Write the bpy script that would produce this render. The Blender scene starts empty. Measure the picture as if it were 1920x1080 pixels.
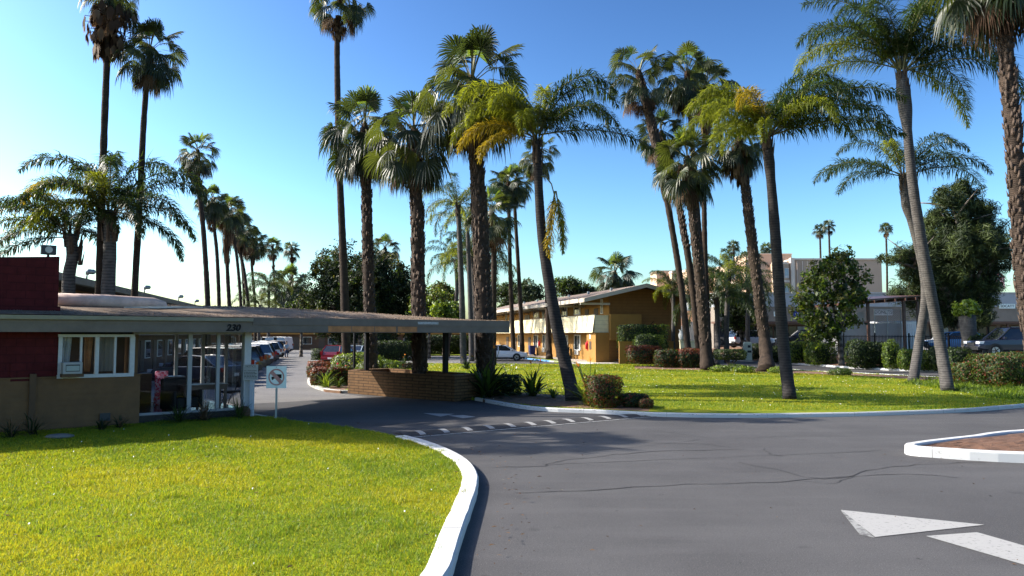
import bpy, math, random
import numpy as np
from mathutils import Vector, Matrix
R = math.radians
sc = bpy.context.scene
C = sc.collection
# ------------------------------------------------------------------ camera
F_PX, HORIZON, CAM_Z = 1400.0, 627.0, 2.5
PITCH = math.atan((HORIZON - 540) / F_PX)
cam = bpy.data.cameras.new('camera'); cam.lens = 36 * F_PX / 1920; cam.sensor_width = 36
cam.clip_start = .1; cam.clip_end = 3000
cam_o = bpy.data.objects.new('camera', cam); C.objects.link(cam_o)
cam_o.location = (0, 0, CAM_Z); cam_o.rotation_euler = (R(90) + PITCH, 0, 0)
sc.camera = cam_o
# ------------------------------------------------------------------ sky and sun
SUN_AZ, SUN_EL = 83.0, 34.5            # degrees left of the view axis, elevation
sv = Vector((-math.sin(R(SUN_AZ)) * math.cos(R(SUN_EL)), math.cos(R(SUN_AZ)) * math.cos(R(SUN_EL)), math.sin(R(SUN_EL))))
world = bpy.data.worlds.new('World'); sc.world = world; world.use_nodes = True
nt = world.node_tree; nt.nodes.clear()
sky = nt.nodes.new('ShaderNodeTexSky'); sky.sky_type = 'NISHITA'; sky.sun_disc = False
sky.sun_elevation = R(SUN_EL); sky.sun_rotation = -R(SUN_AZ); sky.air_density = 1.0; sky.dust_density = 1.3; sky.ozone_density = 3.0
bg = nt.nodes.new('ShaderNodeBackground'); bg.inputs[1].default_value = .1
wo = nt.nodes.new('ShaderNodeOutputWorld')
vm = nt.nodes.new('ShaderNodeVectorMath'); vm.operation = 'MULTIPLY'; vm.inputs[1].default_value = (.60, .60, .555)   # deepen the sky's own gradient
gm = nt.nodes.new('ShaderNodeGamma'); gm.inputs[1].default_value = 1.9
nt.links.new(sky.outputs[0], vm.inputs[0]); nt.links.new(vm.outputs[0], gm.inputs[0]); nt.links.new(gm.outputs[0], bg.inputs[0]); nt.links.new(bg.outputs[0], wo.inputs[0])
sl = bpy.data.lights.new('sun', 'SUN'); sl.energy = 5.0; sl.angle = R(.5); sl.color = (1, .93, .82)
so = bpy.data.objects.new('sun', sl); C.objects.link(so); so.rotation_euler = sv.to_track_quat('Z', 'Y').to_euler()
sc.view_settings.view_transform = 'Standard'; sc.view_settings.look = 'None'; sc.view_settings.gamma = 1
sc.view_settings.exposure = 1.0
sc.cycles.max_bounces = 8; sc.cycles.transparent_max_bounces = 16
sc.cycles.use_denoising = True
# ------------------------------------------------------------------ helpers
def ray(px, py):
    u, v = (px - 960) / F_PX, (540 - py) / F_PX
    return Vector((u, math.cos(PITCH) - v * math.sin(PITCH), math.sin(PITCH) + v * math.cos(PITCH)))
def G(px, py, z=0.0):
    d = ray(px, py); t = (z - CAM_Z) / d.z
    return Vector((d.x * t, d.y * t, z))
def P(px, py, Y):
    d = ray(px, py); t = Y / d.y
    return Vector((d.x * t, Y, CAM_Z + d.z * t))
class Frame:
    def __init__(s, o, ang):
        s.o = Vector((o[0], o[1])); s.a = R(ang); s.ux = Vector((math.cos(s.a), math.sin(s.a))); s.uy = Vector((-math.sin(s.a), math.cos(s.a)))
    def loc(s, p):
        d = Vector((p[0], p[1])) - s.o
        return Vector((d.dot(s.ux), d.dot(s.uy), p[2] if len(p) > 2 else 0))
    def wld(s, x, y, z=0):
        q = s.o + s.ux * x + s.uy * y
        return Vector((q.x, q.y, z))
    def ypl(s, px, py, yl):            # pixel on the plane local y = yl -> (x, z)
        d = ray(px, py); dy = Vector((d.x, d.y)).dot(s.uy); t = (yl + s.o.dot(s.uy)) / dy
        p = s.loc((d.x * t, d.y * t, CAM_Z + d.z * t)); return p.x, p.z
    def xpl(s, px, py, xl):
        d = ray(px, py); dx = Vector((d.x, d.y)).dot(s.ux); t = (xl + s.o.dot(s.ux)) / dx
        p = s.loc((d.x * t, d.y * t, CAM_Z + d.z * t)); return p.y, p.z
def unit(az, el):
    a, e = R(az), R(el)
    return Vector((math.cos(a) * math.cos(e), math.sin(a) * math.cos(e), math.sin(e)))
class MB:
    def __init__(s): s.v = []; s.f = []; s.m = []
    def add(s, vs, fs, mi=0):
        b = len(s.v); s.v += [tuple(p) for p in vs]; s.f += [tuple(i + b for i in f) for f in fs]
        s.m += [mi] * len(fs); return s
    def box(s, x0, x1, y0, y1, z0, z1, mi=0):
        return s.add([(x0,y0,z0),(x1,y0,z0),(x1,y1,z0),(x0,y1,z0),(x0,y0,z1),(x1,y0,z1),(x1,y1,z1),(x0,y1,z1)],
              [(0,3,2,1),(4,5,6,7),(0,1,5,4),(1,2,6,5),(2,3,7,6),(3,0,4,7)], mi)
    def prism(s, poly, z0, z1, mi=0):
        n = len(poly)
        vs = [(p[0], p[1], z0) for p in poly] + [(p[0], p[1], z1) for p in poly]
        a = sum(poly[i][0]*poly[(i+1)%n][1]-poly[(i+1)%n][0]*poly[i][1] for i in range(n))
        fs = [tuple(range(n))[::-1], tuple(range(n, 2*n))] + [(i,(i+1)%n,n+(i+1)%n,n+i) for i in range(n)]
        if a < 0: fs = [f[::-1] for f in fs]
        return s.add(vs, fs, mi)
    def ext(s, prof, axis, a0, a1, mi=0):   # profile polygon extruded along an axis: 'x' profile (y,z); 'y' profile (x,z)
        n = len(prof)
        f = (lambda t, p: (t, p[0], p[1])) if axis == 'x' else (lambda t, p: (p[0], t, p[1]))
        vs = [f(a0, p) for p in prof] + [f(a1, p) for p in prof]
        fs = [tuple(range(n))[::-1], tuple(range(n, 2*n))] + [(i,(i+1)%n,n+(i+1)%n,n+i) for i in range(n)]
        return s.add(vs, fs, mi)
    def loft(s, rings, mi=0, cap=True, closed=True):
        n = len(rings[0]); vs = [p for r in rings for p in r]; fs = []
        for k in range(len(rings)-1):
            for i in range(n if closed else n-1):
                j = (i+1) % n; fs.append((k*n+i, k*n+j, (k+1)*n+j, (k+1)*n+i))
        if cap: fs += [tuple(range(n))[::-1], tuple(range((len(rings)-1)*n, len(rings)*n))]
        return s.add(vs, fs, mi)
    def tube(s, pts, rads, n=8, mi=0, cap=True):
        pts = [Vector(p) for p in pts]
        if not hasattr(rads, '__len__'): rads = [rads]*len(pts)
        rings = []; ref = None
        for i, p in enumerate(pts):
            t = (pts[min(i+1, len(pts)-1)] - pts[max(i-1, 0)]).normalized()
            if ref is None: ref = Vector((1,0,0)) if abs(t.x) < .9 else Vector((0,1,0))
            a = (ref - t*ref.dot(t)).normalized(); b = t.cross(a); ref = a
            rings.append([p + (a*math.cos(2*math.pi*k/n) + b*math.sin(2*math.pi*k/n))*rads[i] for k in range(n)])
        return s.loft(rings, mi, cap)
    def sph(s, c, r, n=10, m=7, mi=0):
        if not hasattr(r, '__len__'): r = (r, r, r)
        rings = []
        for k in range(1, m):
            th = math.pi*k/m
            rings.append([(c[0]+r[0]*math.sin(th)*math.cos(2*math.pi*i/n), c[1]+r[1]*math.sin(th)*math.sin(2*math.pi*i/n), c[2]-r[2]*math.cos(th)) for i in range(n)])
        return s.loft(rings, mi)
    def build(s, name, mats, parent=None, smooth=False, bevel=0, label=None):
        me = bpy.data.meshes.new(name); me.from_pydata(s.v, [], s.f)
        if not isinstance(mats, (list, tuple)): mats = [mats]
        for m in mats: me.materials.append(m)
        if len(mats) > 1: me.polygons.foreach_set('material_index', s.m)
        if smooth: me.polygons.foreach_set('use_smooth', [True]*len(s.f))
        me.update()
        o = bpy.data.objects.new(name, me); C.objects.link(o)
        if parent: o.parent = parent
        if bevel:
            b = o.modifiers.new('bevel', 'BEVEL'); b.width = bevel; b.segments = 2; b.limit_method = 'ANGLE'; b.angle_limit = R(40)
        if label: o['label'] = label
        return o
def npmesh(name, V, Fq, mats, mi=None, parent=None, smooth=False):
    """V (n,3), Fq (m,3|4) arrays -> one object"""
    me = bpy.data.meshes.new(name); k = Fq.shape[1]
    me.vertices.add(len(V)); me.vertices.foreach_set('co', np.asarray(V, np.float32).ravel())
    me.loops.add(len(Fq)*k); me.loops.foreach_set('vertex_index', np.asarray(Fq, np.int32).ravel())
    me.polygons.add(len(Fq)); me.polygons.foreach_set('loop_start', np.arange(len(Fq), dtype=np.int32)*k)
    me.polygons.foreach_set('loop_total', np.full(len(Fq), k, np.int32))
    if not isinstance(mats, (list, tuple)): mats = [mats]
    for m in mats: me.materials.append(m)
    if mi is not None: me.polygons.foreach_set('material_index', np.asarray(mi, np.int32))
    me.update(calc_edges=True); me.validate()
    o = bpy.data.objects.new(name, me); C.objects.link(o)
    if parent: o.parent = parent
    return o
def tag(o, label=None, cat=None, group=None, kind=None):
    if label: o['label'] = label
    if cat: o['category'] = cat
    if group: o['group'] = group
    if kind: o['kind'] = kind
    return o
def thing(name, label, cat, loc=(0,0,0), rz=0, group=None):
    o = bpy.data.objects.new(name, None); C.objects.link(o); o.empty_display_size = .3
    o.location = loc; o.rotation_euler = (0, 0, rz)
    return tag(o, label, cat, group)
def dup(root, loc, rz, label, group=None, scale=None):
    r = root.copy(); C.objects.link(r); r.location = loc; r.rotation_euler = (0, 0, rz); r['label'] = label
    if group: r['group'] = group
    if scale: r.scale = scale
    for ch in list(root.children):
        c = ch.copy(); C.objects.link(c); c.parent = r
        for g in ch.children:
            d = g.copy(); C.objects.link(d); d.parent = c
    return r
def text(name, body, size, mat, parent, loc, rot, extrude=.004, shear=0, align='CENTER', bold=0):
    cu = bpy.data.curves.new(name, 'FONT'); cu.body = body; cu.size = size; cu.extrude = extrude; cu.shear = shear
    cu.align_x = align; cu.align_y = 'CENTER'; cu.offset = bold; cu.materials.append(mat)
    o = bpy.data.objects.new(name, cu); C.objects.link(o); bpy.context.view_layer.update()
    me = bpy.data.meshes.new_from_object(o.evaluated_get(bpy.context.evaluated_depsgraph_get())); bpy.data.objects.remove(o)
    me.materials.clear(); me.materials.append(mat)
    o = bpy.data.objects.new(name, me); C.objects.link(o); o.parent = parent; o.location = loc; o.rotation_euler = rot
    return o
# ------------------------------------------------------------------ materials
def newmat(name):
    m = bpy.data.materials.new(name); m.use_nodes = True; t = m.node_tree
    return m, t, t.nodes['Principled BSDF'], t.nodes['Material Output']
def mat(name, col, rough=.7, noise=None, bump=None, metal=0, spec=.4, coat=0, col2=None):
    """noise=(scale, amount): value mottling; col2: second colour; bump=(scale, strength)"""
    m, t, b, out = newmat(name); N, L = t.nodes.new, t.links.new
    b.inputs['Base Color'].default_value = (*col, 1); b.inputs['Roughness'].default_value = rough
    b.inputs['Metallic'].default_value = metal; b.inputs['Specular IOR Level'].default_value = spec
    b.inputs['Coat Weight'].default_value = coat
    if noise or bump:
        tc = N('ShaderNodeTexCoord')
    if noise:
        n = N('ShaderNodeTexNoise'); n.inputs['Scale'].default_value = noise[0]; n.inputs['Detail'].default_value = 6; n.inputs['Roughness'].default_value = .65
        L(tc.outputs['Object'], n.inputs['Vector'])
        mr = N('ShaderNodeMapRange'); mr.inputs[1].default_value = .3; mr.inputs[2].default_value = .7
        L(n.outputs['Fac'], mr.inputs[0])
        mx = N('ShaderNodeMix'); mx.data_type = 'RGBA'
        a = noise[1]; c2 = col2 or tuple(min(1, c*(1+a)) for c in col)
        mx.inputs[6].default_value = (*(tuple(c*(1-a) for c in col) if not col2 else col), 1); mx.inputs[7].default_value = (*c2, 1)
        L(mr.outputs[0], mx.inputs[0]); L(mx.outputs[2], b.inputs['Base Color'])
    if bump:
        n2 = N('ShaderNodeTexNoise'); n2.inputs['Scale'].default_value = bump[0]; n2.inputs['Detail'].default_value = 4
        L(tc.outputs['Object'], n2.inputs['Vector'])
        bp = N('ShaderNodeBump'); bp.inputs['Strength'].default_value = bump[1]; bp.inputs['Distance'].default_value = .02
        L(n2.outputs['Fac'], bp.inputs['Height']); L(bp.outputs[0], b.inputs['Normal'])
    return m
def leafmat(name, col, tcol=None, trans=.35, rough=.42, spec=.5):
    m, t, b, out = newmat(name); N, L = t.nodes.new, t.links.new
    b.inputs['Base Color'].default_value = (*col, 1); b.inputs['Roughness'].default_value = rough; b.inputs['Specular IOR Level'].default_value = spec
    tr = N('ShaderNodeBsdfTranslucent'); tr.inputs[0].default_value = (*(tcol or tuple(min(1, c*1.6) for c in col)), 1)
    mx = N('ShaderNodeMixShader'); mx.inputs[0].default_value = trans
    L(b.outputs[0], mx.inputs[1]); L(tr.outputs[0], mx.inputs[2]); L(mx.outputs[0], out.inputs[0])
    return m
def glassmat(name, tint=(.55,.6,.62), refl=.12):
    m, t, b, out = newmat(name); N, L = t.nodes.new, t.links.new
    t.nodes.remove(b)
    tr = N('ShaderNodeBsdfTransparent'); tr.inputs[0].default_value = (*tint, 1)
    gl = N('ShaderNodeBsdfGlossy'); gl.inputs['Roughness'].default_value = .02
    fr = N('ShaderNodeLayerWeight'); fr.inputs[0].default_value = .12
    ad = N('ShaderNodeMath'); ad.operation = 'MULTIPLY_ADD'; ad.inputs[1].default_value = .5; ad.inputs[2].default_value = refl
    L(fr.outputs['Fresnel'], ad.inputs[0])
    mx = N('ShaderNodeMixShader'); L(ad.outputs[0], mx.inputs[0]); L(tr.outputs[0], mx.inputs[1]); L(gl.outputs[0], mx.inputs[2]); L(mx.outputs[0], out.inputs[0])
    return m
def stripemat(name, col, dark, pitch, axis='Z', rough=.7, width=.08):
    """boards: thin dark joints every `pitch` metres along an axis"""
    m, t, b, out = newmat(name); N, L = t.nodes.new, t.links.new
    b.inputs['Roughness'].default_value = rough; b.inputs['Specular IOR Level'].default_value = .25
    tc = N('ShaderNodeTexCoord'); sp = N('ShaderNodeSeparateXYZ'); L(tc.outputs['Object'], sp.inputs[0])
    dv = N('ShaderNodeMath'); dv.operation = 'DIVIDE'; dv.inputs[1].default_value = pitch; L(sp.outputs[axis], dv.inputs[0])
    fr = N('ShaderNodeMath'); fr.operation = 'FRACT'; L(dv.outputs[0], fr.inputs[0])
    lt = N('ShaderNodeMath'); lt.operation = 'LESS_THAN'; lt.inputs[1].default_value = width; L(fr.outputs[0], lt.inputs[0])
    n = N('ShaderNodeTexNoise'); n.inputs['Scale'].default_value = 2.5; n.inputs['Detail'].default_value = 6; L(tc.outputs['Object'], n.inputs['Vector'])
    m0 = N('ShaderNodeMix'); m0.data_type = 'RGBA'; m0.inputs[6].default_value = (*(c*.75 for c in col), 1); m0.inputs[7].default_value = (*(min(1, c*1.2) for c in col), 1); L(n.outputs[0], m0.inputs[0])
    m1 = N('ShaderNodeMix'); m1.data_type = 'RGBA'; L(lt.outputs[0], m1.inputs[0]); L(m0.outputs[2], m1.inputs[6]); m1.inputs[7].default_value = (*dark, 1)
    L(m1.outputs[2], b.inputs['Base Color'])
    return m
def brickmat(name, c1, c2, mortar, scale, bw=.5, rh=.25, off=.5, msize=.02, comb=True, strength=.5):
    m, t, b, out = newmat(name); N, L = t.nodes.new, t.links.new
    b.inputs['Roughness'].default_value = .85; b.inputs['Specular IOR Level'].default_value = .2
    tc = N('ShaderNodeTexCoord'); sp = N('ShaderNodeSeparateXYZ'); L(tc.outputs['Object'], sp.inputs[0])
    ad = N('ShaderNodeMath'); ad.operation = 'ADD'; L(sp.outputs[0], ad.inputs[0]); L(sp.outputs[1], ad.inputs[1])
    cb = N('ShaderNodeCombineXYZ'); L(ad.outputs[0], cb.inputs[0]); L(sp.outputs[2], cb.inputs[1])
    br = N('ShaderNodeTexBrick'); L(cb.outputs[0], br.inputs[0]); br.offset = off
    br.inputs['Color1'].default_value = (*c1, 1); br.inputs['Color2'].default_value = (*c2, 1); br.inputs['Mortar'].default_value = (*mortar, 1)
    br.inputs['Scale'].default_value = scale; br.inputs['Mortar Size'].default_value = msize; br.inputs['Brick Width'].default_value = bw; br.inputs['Row Height'].default_value = rh
    n = N('ShaderNodeTexNoise'); n.inputs['Scale'].default_value = 6; n.inputs['Detail'].default_value = 5; L(tc.outputs['Object'], n.inputs['Vector'])
    mx = N('ShaderNodeMix'); mx.data_type = 'RGBA'; mx.blend_type = 'MULTIPLY'; mx.inputs[0].default_value = .6
    L(br.outputs[0], mx.inputs[6]); L(n.outputs['Fac'], mx.inputs[7]); L(mx.outputs[2], b.inputs['Base Color'])
    bp = N('ShaderNodeBump'); bp.inputs['Strength'].default_value = strength; bp.inputs['Distance'].default_value = .02; bp.invert = True
    L(br.outputs['Fac'], bp.inputs['Height']); L(bp.outputs[0], b.inputs['Normal'])
    return m
def asphalt(name, a, bcol, scale=1.0):
    m, t, b, out = newmat(name); N, L = t.nodes.new, t.links.new
    b.inputs['Roughness'].default_value = .82; b.inputs['Specular IOR Level'].default_value = .3
    tc = N('ShaderNodeTexCoord')
    def noise(s, d=6):
        n = N('ShaderNodeTexNoise'); n.inputs['Scale'].default_value = s*scale; n.inputs['Detail'].default_value = d; n.inputs['Roughness'].default_value = .6
        L(tc.outputs['Object'], n.inputs['Vector']); return n.outputs['Fac']
    def mix(f, c1, c2):
        mx = N('ShaderNodeMix'); mx.data_type = 'RGBA'; L(f, mx.inputs[0])
        for k, c in ((6, c1), (7, c2)):
            if isinstance(c, tuple): mx.inputs[k].default_value = (*c, 1)
            else: L(c, mx.inputs[k])
        return mx.outputs[2]
    def rng(f, lo, hi):
        r = N('ShaderNodeMapRange'); r.inputs[1].default_value = lo; r.inputs[2].default_value = hi; L(f, r.inputs[0]); return r.outputs[0]
    big = mix(rng(noise(.35, 5), .35, .65), a, bcol)
    mp = N('ShaderNodeMapping'); mp.inputs['Scale'].default_value = (.25, 1.6, 1); L(tc.outputs['Object'], mp.inputs[0])
    st = N('ShaderNodeTexNoise'); st.inputs['Scale'].default_value = .9; st.inputs['Detail'].default_value = 5; L(mp.outputs[0], st.inputs['Vector'])
    big2 = mix(rng(st.outputs['Fac'], .5, .9), big, tuple(c*1.2 for c in bcol))
    big2 = mix(rng(noise(.8, 7), .64, .72), big2, tuple(c*.72 for c in a))
    big2 = mix(rng(noise(4.5, 3), .70, .74), big2, tuple(c*.6 for c in a))
    grit = mix(rng(noise(70, 2), .58, .72), big2, tuple(c*2.3 for c in bcol))
    grit2 = mix(rng(noise(52, 2), .60, .70), grit, tuple(c*.35 for c in a))
    L(grit2, b.inputs['Base Color'])
    bp = N('ShaderNodeBump'); bp.inputs['Strength'].default_value = .45; bp.inputs['Distance'].default_value = .01
    L(noise(55, 3), bp.inputs['Height']); L(bp.outputs[0], b.inputs['Normal'])
    return m
def wornpaint(name, col, under, wear=.5, scale=9):
    m, t, b, out = newmat(name); N, L = t.nodes.new, t.links.new
    b.inputs['Roughness'].default_value = .7
    tc = N('ShaderNodeTexCoord'); n = N('ShaderNodeTexNoise'); n.inputs['Scale'].default_value = scale; n.inputs['Detail'].default_value = 9; n.inputs['Roughness'].default_value = .75
    L(tc.outputs['Object'], n.inputs['Vector'])
    r = N('ShaderNodeMapRange'); r.inputs[1].default_value = wear; r.inputs[2].default_value = wear + .12; L(n.outputs['Fac'], r.inputs[0])
    mx = N('ShaderNodeMix'); mx.data_type = 'RGBA'; L(r.outputs[0], mx.inputs[0]); mx.inputs[6].default_value = (*col, 1); mx.inputs[7].default_value = (*under, 1)
    L(mx.outputs[2], b.inputs['Base Color'])
    return m
def lawnmat(name):
    m, t, b, out = newmat(name); N, L = t.nodes.new, t.links.new
    b.inputs['Roughness'].default_value = .9; b.inputs['Specular IOR Level'].default_value = .1
    tc = N('ShaderNodeTexCoord'); cols = [(.085,.13,.010), (.155,.195,.012), (.235,.22,.016)]
    n1 = N('ShaderNodeTexNoise'); n1.inputs['Scale'].default_value = 1.1; n1.inputs['Detail'].default_value = 8; n1.inputs['Roughness'].default_value = .7
    n2 = N('ShaderNodeTexNoise'); n2.inputs['Scale'].default_value = 28; n2.inputs['Detail'].default_value = 4
    for n in (n1, n2): L(tc.outputs['Object'], n.inputs['Vector'])
    ad = N('ShaderNodeMath'); ad.operation = 'MULTIPLY_ADD'; ad.inputs[1].default_value = .45; L(n2.outputs['Fac'], ad.inputs[0])
    ml = N('ShaderNodeMath'); ml.operation = 'MULTIPLY'; ml.inputs[1].default_value = .55; L(n1.outputs['Fac'], ml.inputs[0]); L(ml.outputs[0], ad.inputs[2])
    cr = N('ShaderNodeValToRGB'); e = cr.color_ramp.elements; e[0].position = .40; e[0].color = (*cols[0], 1); e[1].position = .60; e[1].color = (*cols[2], 1)
    k = e.new(.5); k.color = (*cols[1], 1)
    L(ad.outputs[0], cr.inputs[0]); L(cr.outputs[0], b.inputs['Base Color'])
    bp = N('ShaderNodeBump'); bp.inputs['Strength'].default_value = .9; bp.inputs['Distance'].default_value = .04; L(n2.outputs['Fac'], bp.inputs['Height']); L(bp.outputs[0], b.inputs['Normal'])
    return m
M = dict(
    white=mat('white_paint', (.78,.78,.76), .55, (14,.08)), kerb=wornpaint('kerb_paint', (.50,.50,.495), (.25,.235,.22), .585, 6),
    kerb_joint=mat('kerb_joint', (.20,.19,.18), .9), kerb_old=mat('concrete_kerb', (.42,.41,.38), .85, (3,.25), (30,.3)), kerb_blue=mat('blue_kerb_paint', (.10,.28,.55), .6, (5,.15)),
    taupe=mat('taupe_fascia', (.145,.11,.086), .6, (1.6,.22)), taupe_d=mat('taupe_lower_board', (.16,.122,.098), .6, (1.6,.14)),
    rawwood=mat('bare_orange_wood', (.42,.17,.06), .7, (5,.35)), scrape=mat('scraped_primer', (.42,.40,.38), .8, (18,.4)),
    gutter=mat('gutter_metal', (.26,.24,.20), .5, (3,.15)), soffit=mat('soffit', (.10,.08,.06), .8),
    roofgravel=mat('roof_gravel', (.165,.115,.078), .95, (3.5,.4), (40,.8)), red=brickmat('red_block', (.105,.012,.014), (.09,.010,.012), (.07,.008,.010), 1.0, .4, .2, .5, .012, True, .25),
    brown=mat('brown_lap_siding', (.13,.062,.021), .7, (2.2,.25)), brown_d=mat('dark_brown_trim', (.085,.042,.018), .7, (3,.2)),
    duct=mat('weathered_duct', (.50,.36,.30), .7, (2.5,.3)), alu=mat('aluminium_frame', (.30,.29,.29), .45), frame=mat('office_frame_paint', (.48,.46,.46), .55, (14,.08)), darkmetal=mat('dark_metal', (.03,.03,.033), .5),
    black=mat('black_paint', (.008,.008,.009), .6, spec=.15), hump=mat('hump_asphalt', (.032,.030,.031), .85, (10,.4), (50,.5)), rubber=mat('black_rubber', (.018,.018,.02), .7, (12,.3)),
    stone=mat('grey_stone', (.13,.125,.11), .9, (6,.3), (20,.4)), galv=mat('galvanised_steel', (.28,.32,.33), .45, metal=.5), greywall=mat('grey_block_wall', (.36,.36,.35), .85, (1.5,.12)),
    glass=glassmat('lobby_glass', (.90,.92,.93), .012), winglass=mat('dark_window_glass', (.02,.026,.03), .05, spec=.9),
    curtain=mat('pale_curtain', (.45,.44,.42), .8, (4,.25)), tile=mat('dark_floor_tile', (.05,.045,.045), .12, (3,.3)),
    floral=mat('pink_floral_print', (.75,.18,.28), .7, (22,.1), col2=(.85,.80,.83)), darkwood=mat('dark_wood', (.07,.035,.025), .4, (4,.3)),
    orange_w=mat('ochre_stucco', (.30,.152,.034), .85, (1.2,.1), (25,.25)), cream=stripemat('cream_siding', (.74,.64,.42), (.40,.34,.22), .37, 'Z', .6, .05),
    gable=stripemat('brown_gable_siding', (.19,.085,.024), (.13,.057,.016), .26, 'Z', .75, .1), motelroof=mat('motel_shingles', (.20,.15,.12), .95, (6,.3), (20,.6)),
    eave=mat('motel_eave_paint', (.46,.40,.34), .7, (2,.1)), door=mat('dark_door', (.075,.05,.035), .5), winframe=mat('window_frame', (.7,.68,.62), .6),
    beige=mat('hotel_stucco', (.50,.345,.245), .9, (.15,.08)), beige_l=mat('hotel_trim', (.72,.58,.46), .8), hotelglass=mat('hotel_glass', (.22,.28,.34), .15, spec=.8),
    shopgrey=mat('shop_fascia', (.34,.36,.38), .8, (.5,.1)), shopbeige=mat('shop_wall', (.22,.185,.15), .85, (.8,.12)), shopbrown=mat('shop_brown_trim', (.11,.06,.04), .7),
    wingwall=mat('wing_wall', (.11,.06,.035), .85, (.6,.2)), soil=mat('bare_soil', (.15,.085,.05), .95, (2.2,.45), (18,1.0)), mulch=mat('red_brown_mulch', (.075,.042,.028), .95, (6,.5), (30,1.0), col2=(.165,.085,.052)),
    paving=mat('concrete_path', (.42,.38,.32), .9, (1.2,.15)), dirt=mat('far_ground', (.16,.14,.11), .95, (.05,.3)),
    floralc=None, asph=asphalt('asphalt', (.053,.051,.052), (.073,.0705,.0715)), asph_l=asphalt('worn_lot_asphalt', (.125,.12,.118), (.165,.158,.153)),
    tar=mat('crack_tar', (.040,.038,.039), .8, (8,.4)), paint=wornpaint('worn_white_paint', (.31,.305,.295), (.11,.107,.107), .55, 16), paintdim=wornpaint('faded_white_paint', (.27,.27,.26), (.085,.082,.083), .47),
    lawn=lawnmat('lawn_turf'), pole=mat('painted_steel_pole', (.45,.47,.52), .5), signw=mat('sign_white', (.74,.82,.76), .45, (7,.06)), signred=mat('faded_sign_red', (.42,.11,.09), .5, (5,.3), col2=(.50,.33,.29)),
    noticew=mat('notice_panel', (.42,.41,.40), .5), flagred=mat('flag_red', (.5,.03,.05), .7), flagblue=mat('flag_blue', (.03,.05,.22), .7),
    trunk_g=None)
def trunkmat(name, c1, c2, rings, bumps, mixf=.55):
    m, t, b, out = newmat(name); N, L = t.nodes.new, t.links.new
    b.inputs['Roughness'].default_value = .9; b.inputs['Specular IOR Level'].default_value = .15
    tc = N('ShaderNodeTexCoord'); w = N('ShaderNodeTexWave'); w.wave_type = 'BANDS'; w.bands_direction = 'Z'
    w.inputs['Scale'].default_value = rings; w.inputs['Distortion'].default_value = 2.5; w.inputs['Detail'].default_value = 3; w.inputs['Detail Scale'].default_value = 2
    L(tc.outputs['Object'], w.inputs['Vector'])
    n = N('ShaderNodeTexNoise'); n.inputs['Scale'].default_value = 5; n.inputs['Detail'].default_value = 7; L(tc.outputs['Object'], n.inputs['Vector'])
    av = N('ShaderNodeMix'); av.data_type = 'FLOAT'; av.inputs[0].default_value = mixf; L(w.outputs['Fac'], av.inputs[2]); L(n.outputs['Fac'], av.inputs[3])
    cr = N('ShaderNodeValToRGB'); e = cr.color_ramp.elements; e[0].position = .3; e[0].color = (*c1, 1); e[1].position = .7; e[1].color = (*c2, 1)
    L(av.outputs[0], cr.inputs[0]); L(cr.outputs[0], b.inputs['Base Color'])
    bp = N('ShaderNodeBump'); bp.inputs['Strength'].default_value = bumps; bp.inputs['Distance'].default_value = .04; L(av.outputs[0], bp.inputs['Height']); L(bp.outputs[0], b.inputs['Normal'])
    return m
M['floralc'] = leafmat('pink_floral_curtain', (.62,.30,.38), (.85,.45,.55), .6, .8, .1)
_t = M['floralc'].node_tree; _n = _t.nodes.new('ShaderNodeTexNoise'); _n.inputs['Scale'].default_value = 16; _c = _t.nodes.new('ShaderNodeValToRGB'); _k = _t.nodes.new('ShaderNodeTexCoord')
_c.color_ramp.elements[0].position = .42; _c.color_ramp.elements[0].color = (.62,.08,.16,1); _c.color_ramp.elements[1].position = .56; _c.color_ramp.elements[1].color = (.86,.72,.82,1)
_t.links.new(_k.outputs['Object'], _n.inputs['Vector']); _t.links.new(_n.outputs['Fac'], _c.inputs[0]); _t.links.new(_c.outputs[0], _t.nodes['Principled BSDF'].inputs['Base Color'])
_t.links.new(_c.outputs[0], [q for q in _t.nodes if q.type == 'BSDF_TRANSLUCENT'][0].inputs[0])
M['tr_fan'] = trunkmat('fan_palm_bark', (.020,.015,.012), (.060,.042,.031), 5.5, .8, .8)
M['tr_queen'] = trunkmat('queen_palm_bark', (.040,.037,.036), (.098,.089,.083), 3.1, .4, .72)
M['tr_tree'] = trunkmat('tree_bark', (.06,.05,.04), (.19,.16,.13), .6, .7)
M['tr_queen_shade'] = trunkmat('shade_toned_queen_palm_bark', (.018,.016,.016), (.040,.035,.033), 3.1, .4, .75)  # queen bark darkened in colour to stand for shade from neighbouring palms
M['boot'] = mat('leaf_base_boots', (.060,.040,.028), .9, (9,.5))
M['lf_fan'] = leafmat('fan_frond_green', (.018,.029,.010), (.055,.078,.013), .28, .45, .45)
M['lf_fan2'] = leafmat('fan_frond_olive', (.034,.044,.012), (.12,.145,.016), .32, .45, .45)
M['lf_young'] = leafmat('fan_frond_young', (.05,.085,.014), (.19,.27,.02), .40, .38)
M['lf_dead'] = leafmat('dead_frond_straw', (.13,.08,.045), (.20,.11,.05), .22, .7, .2)
M['lf_deadd'] = leafmat('dead_frond_brown', (.06,.035,.023), (.08,.045,.025), .15, .8, .1)
M['lf_q'] = leafmat('queen_frond_green', (.022,.038,.010), (.085,.135,.014), .30, .42, .45)
M['lf_qy'] = leafmat('queen_frond_yellow_green', (.095,.115,.012), (.30,.33,.018), .42, .36, .5)
M['lf_qo'] = leafmat('queen_frond_golden', (.20,.155,.014), (.50,.36,.018), .42, .4, .4)
M['rachis'] = mat('frond_stalk', (.14,.13,.05), .5)
M['lf_dk'] = leafmat('leaf_dark_green', (.016,.027,.009), (.05,.08,.010), .22, .55, .25)
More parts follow.
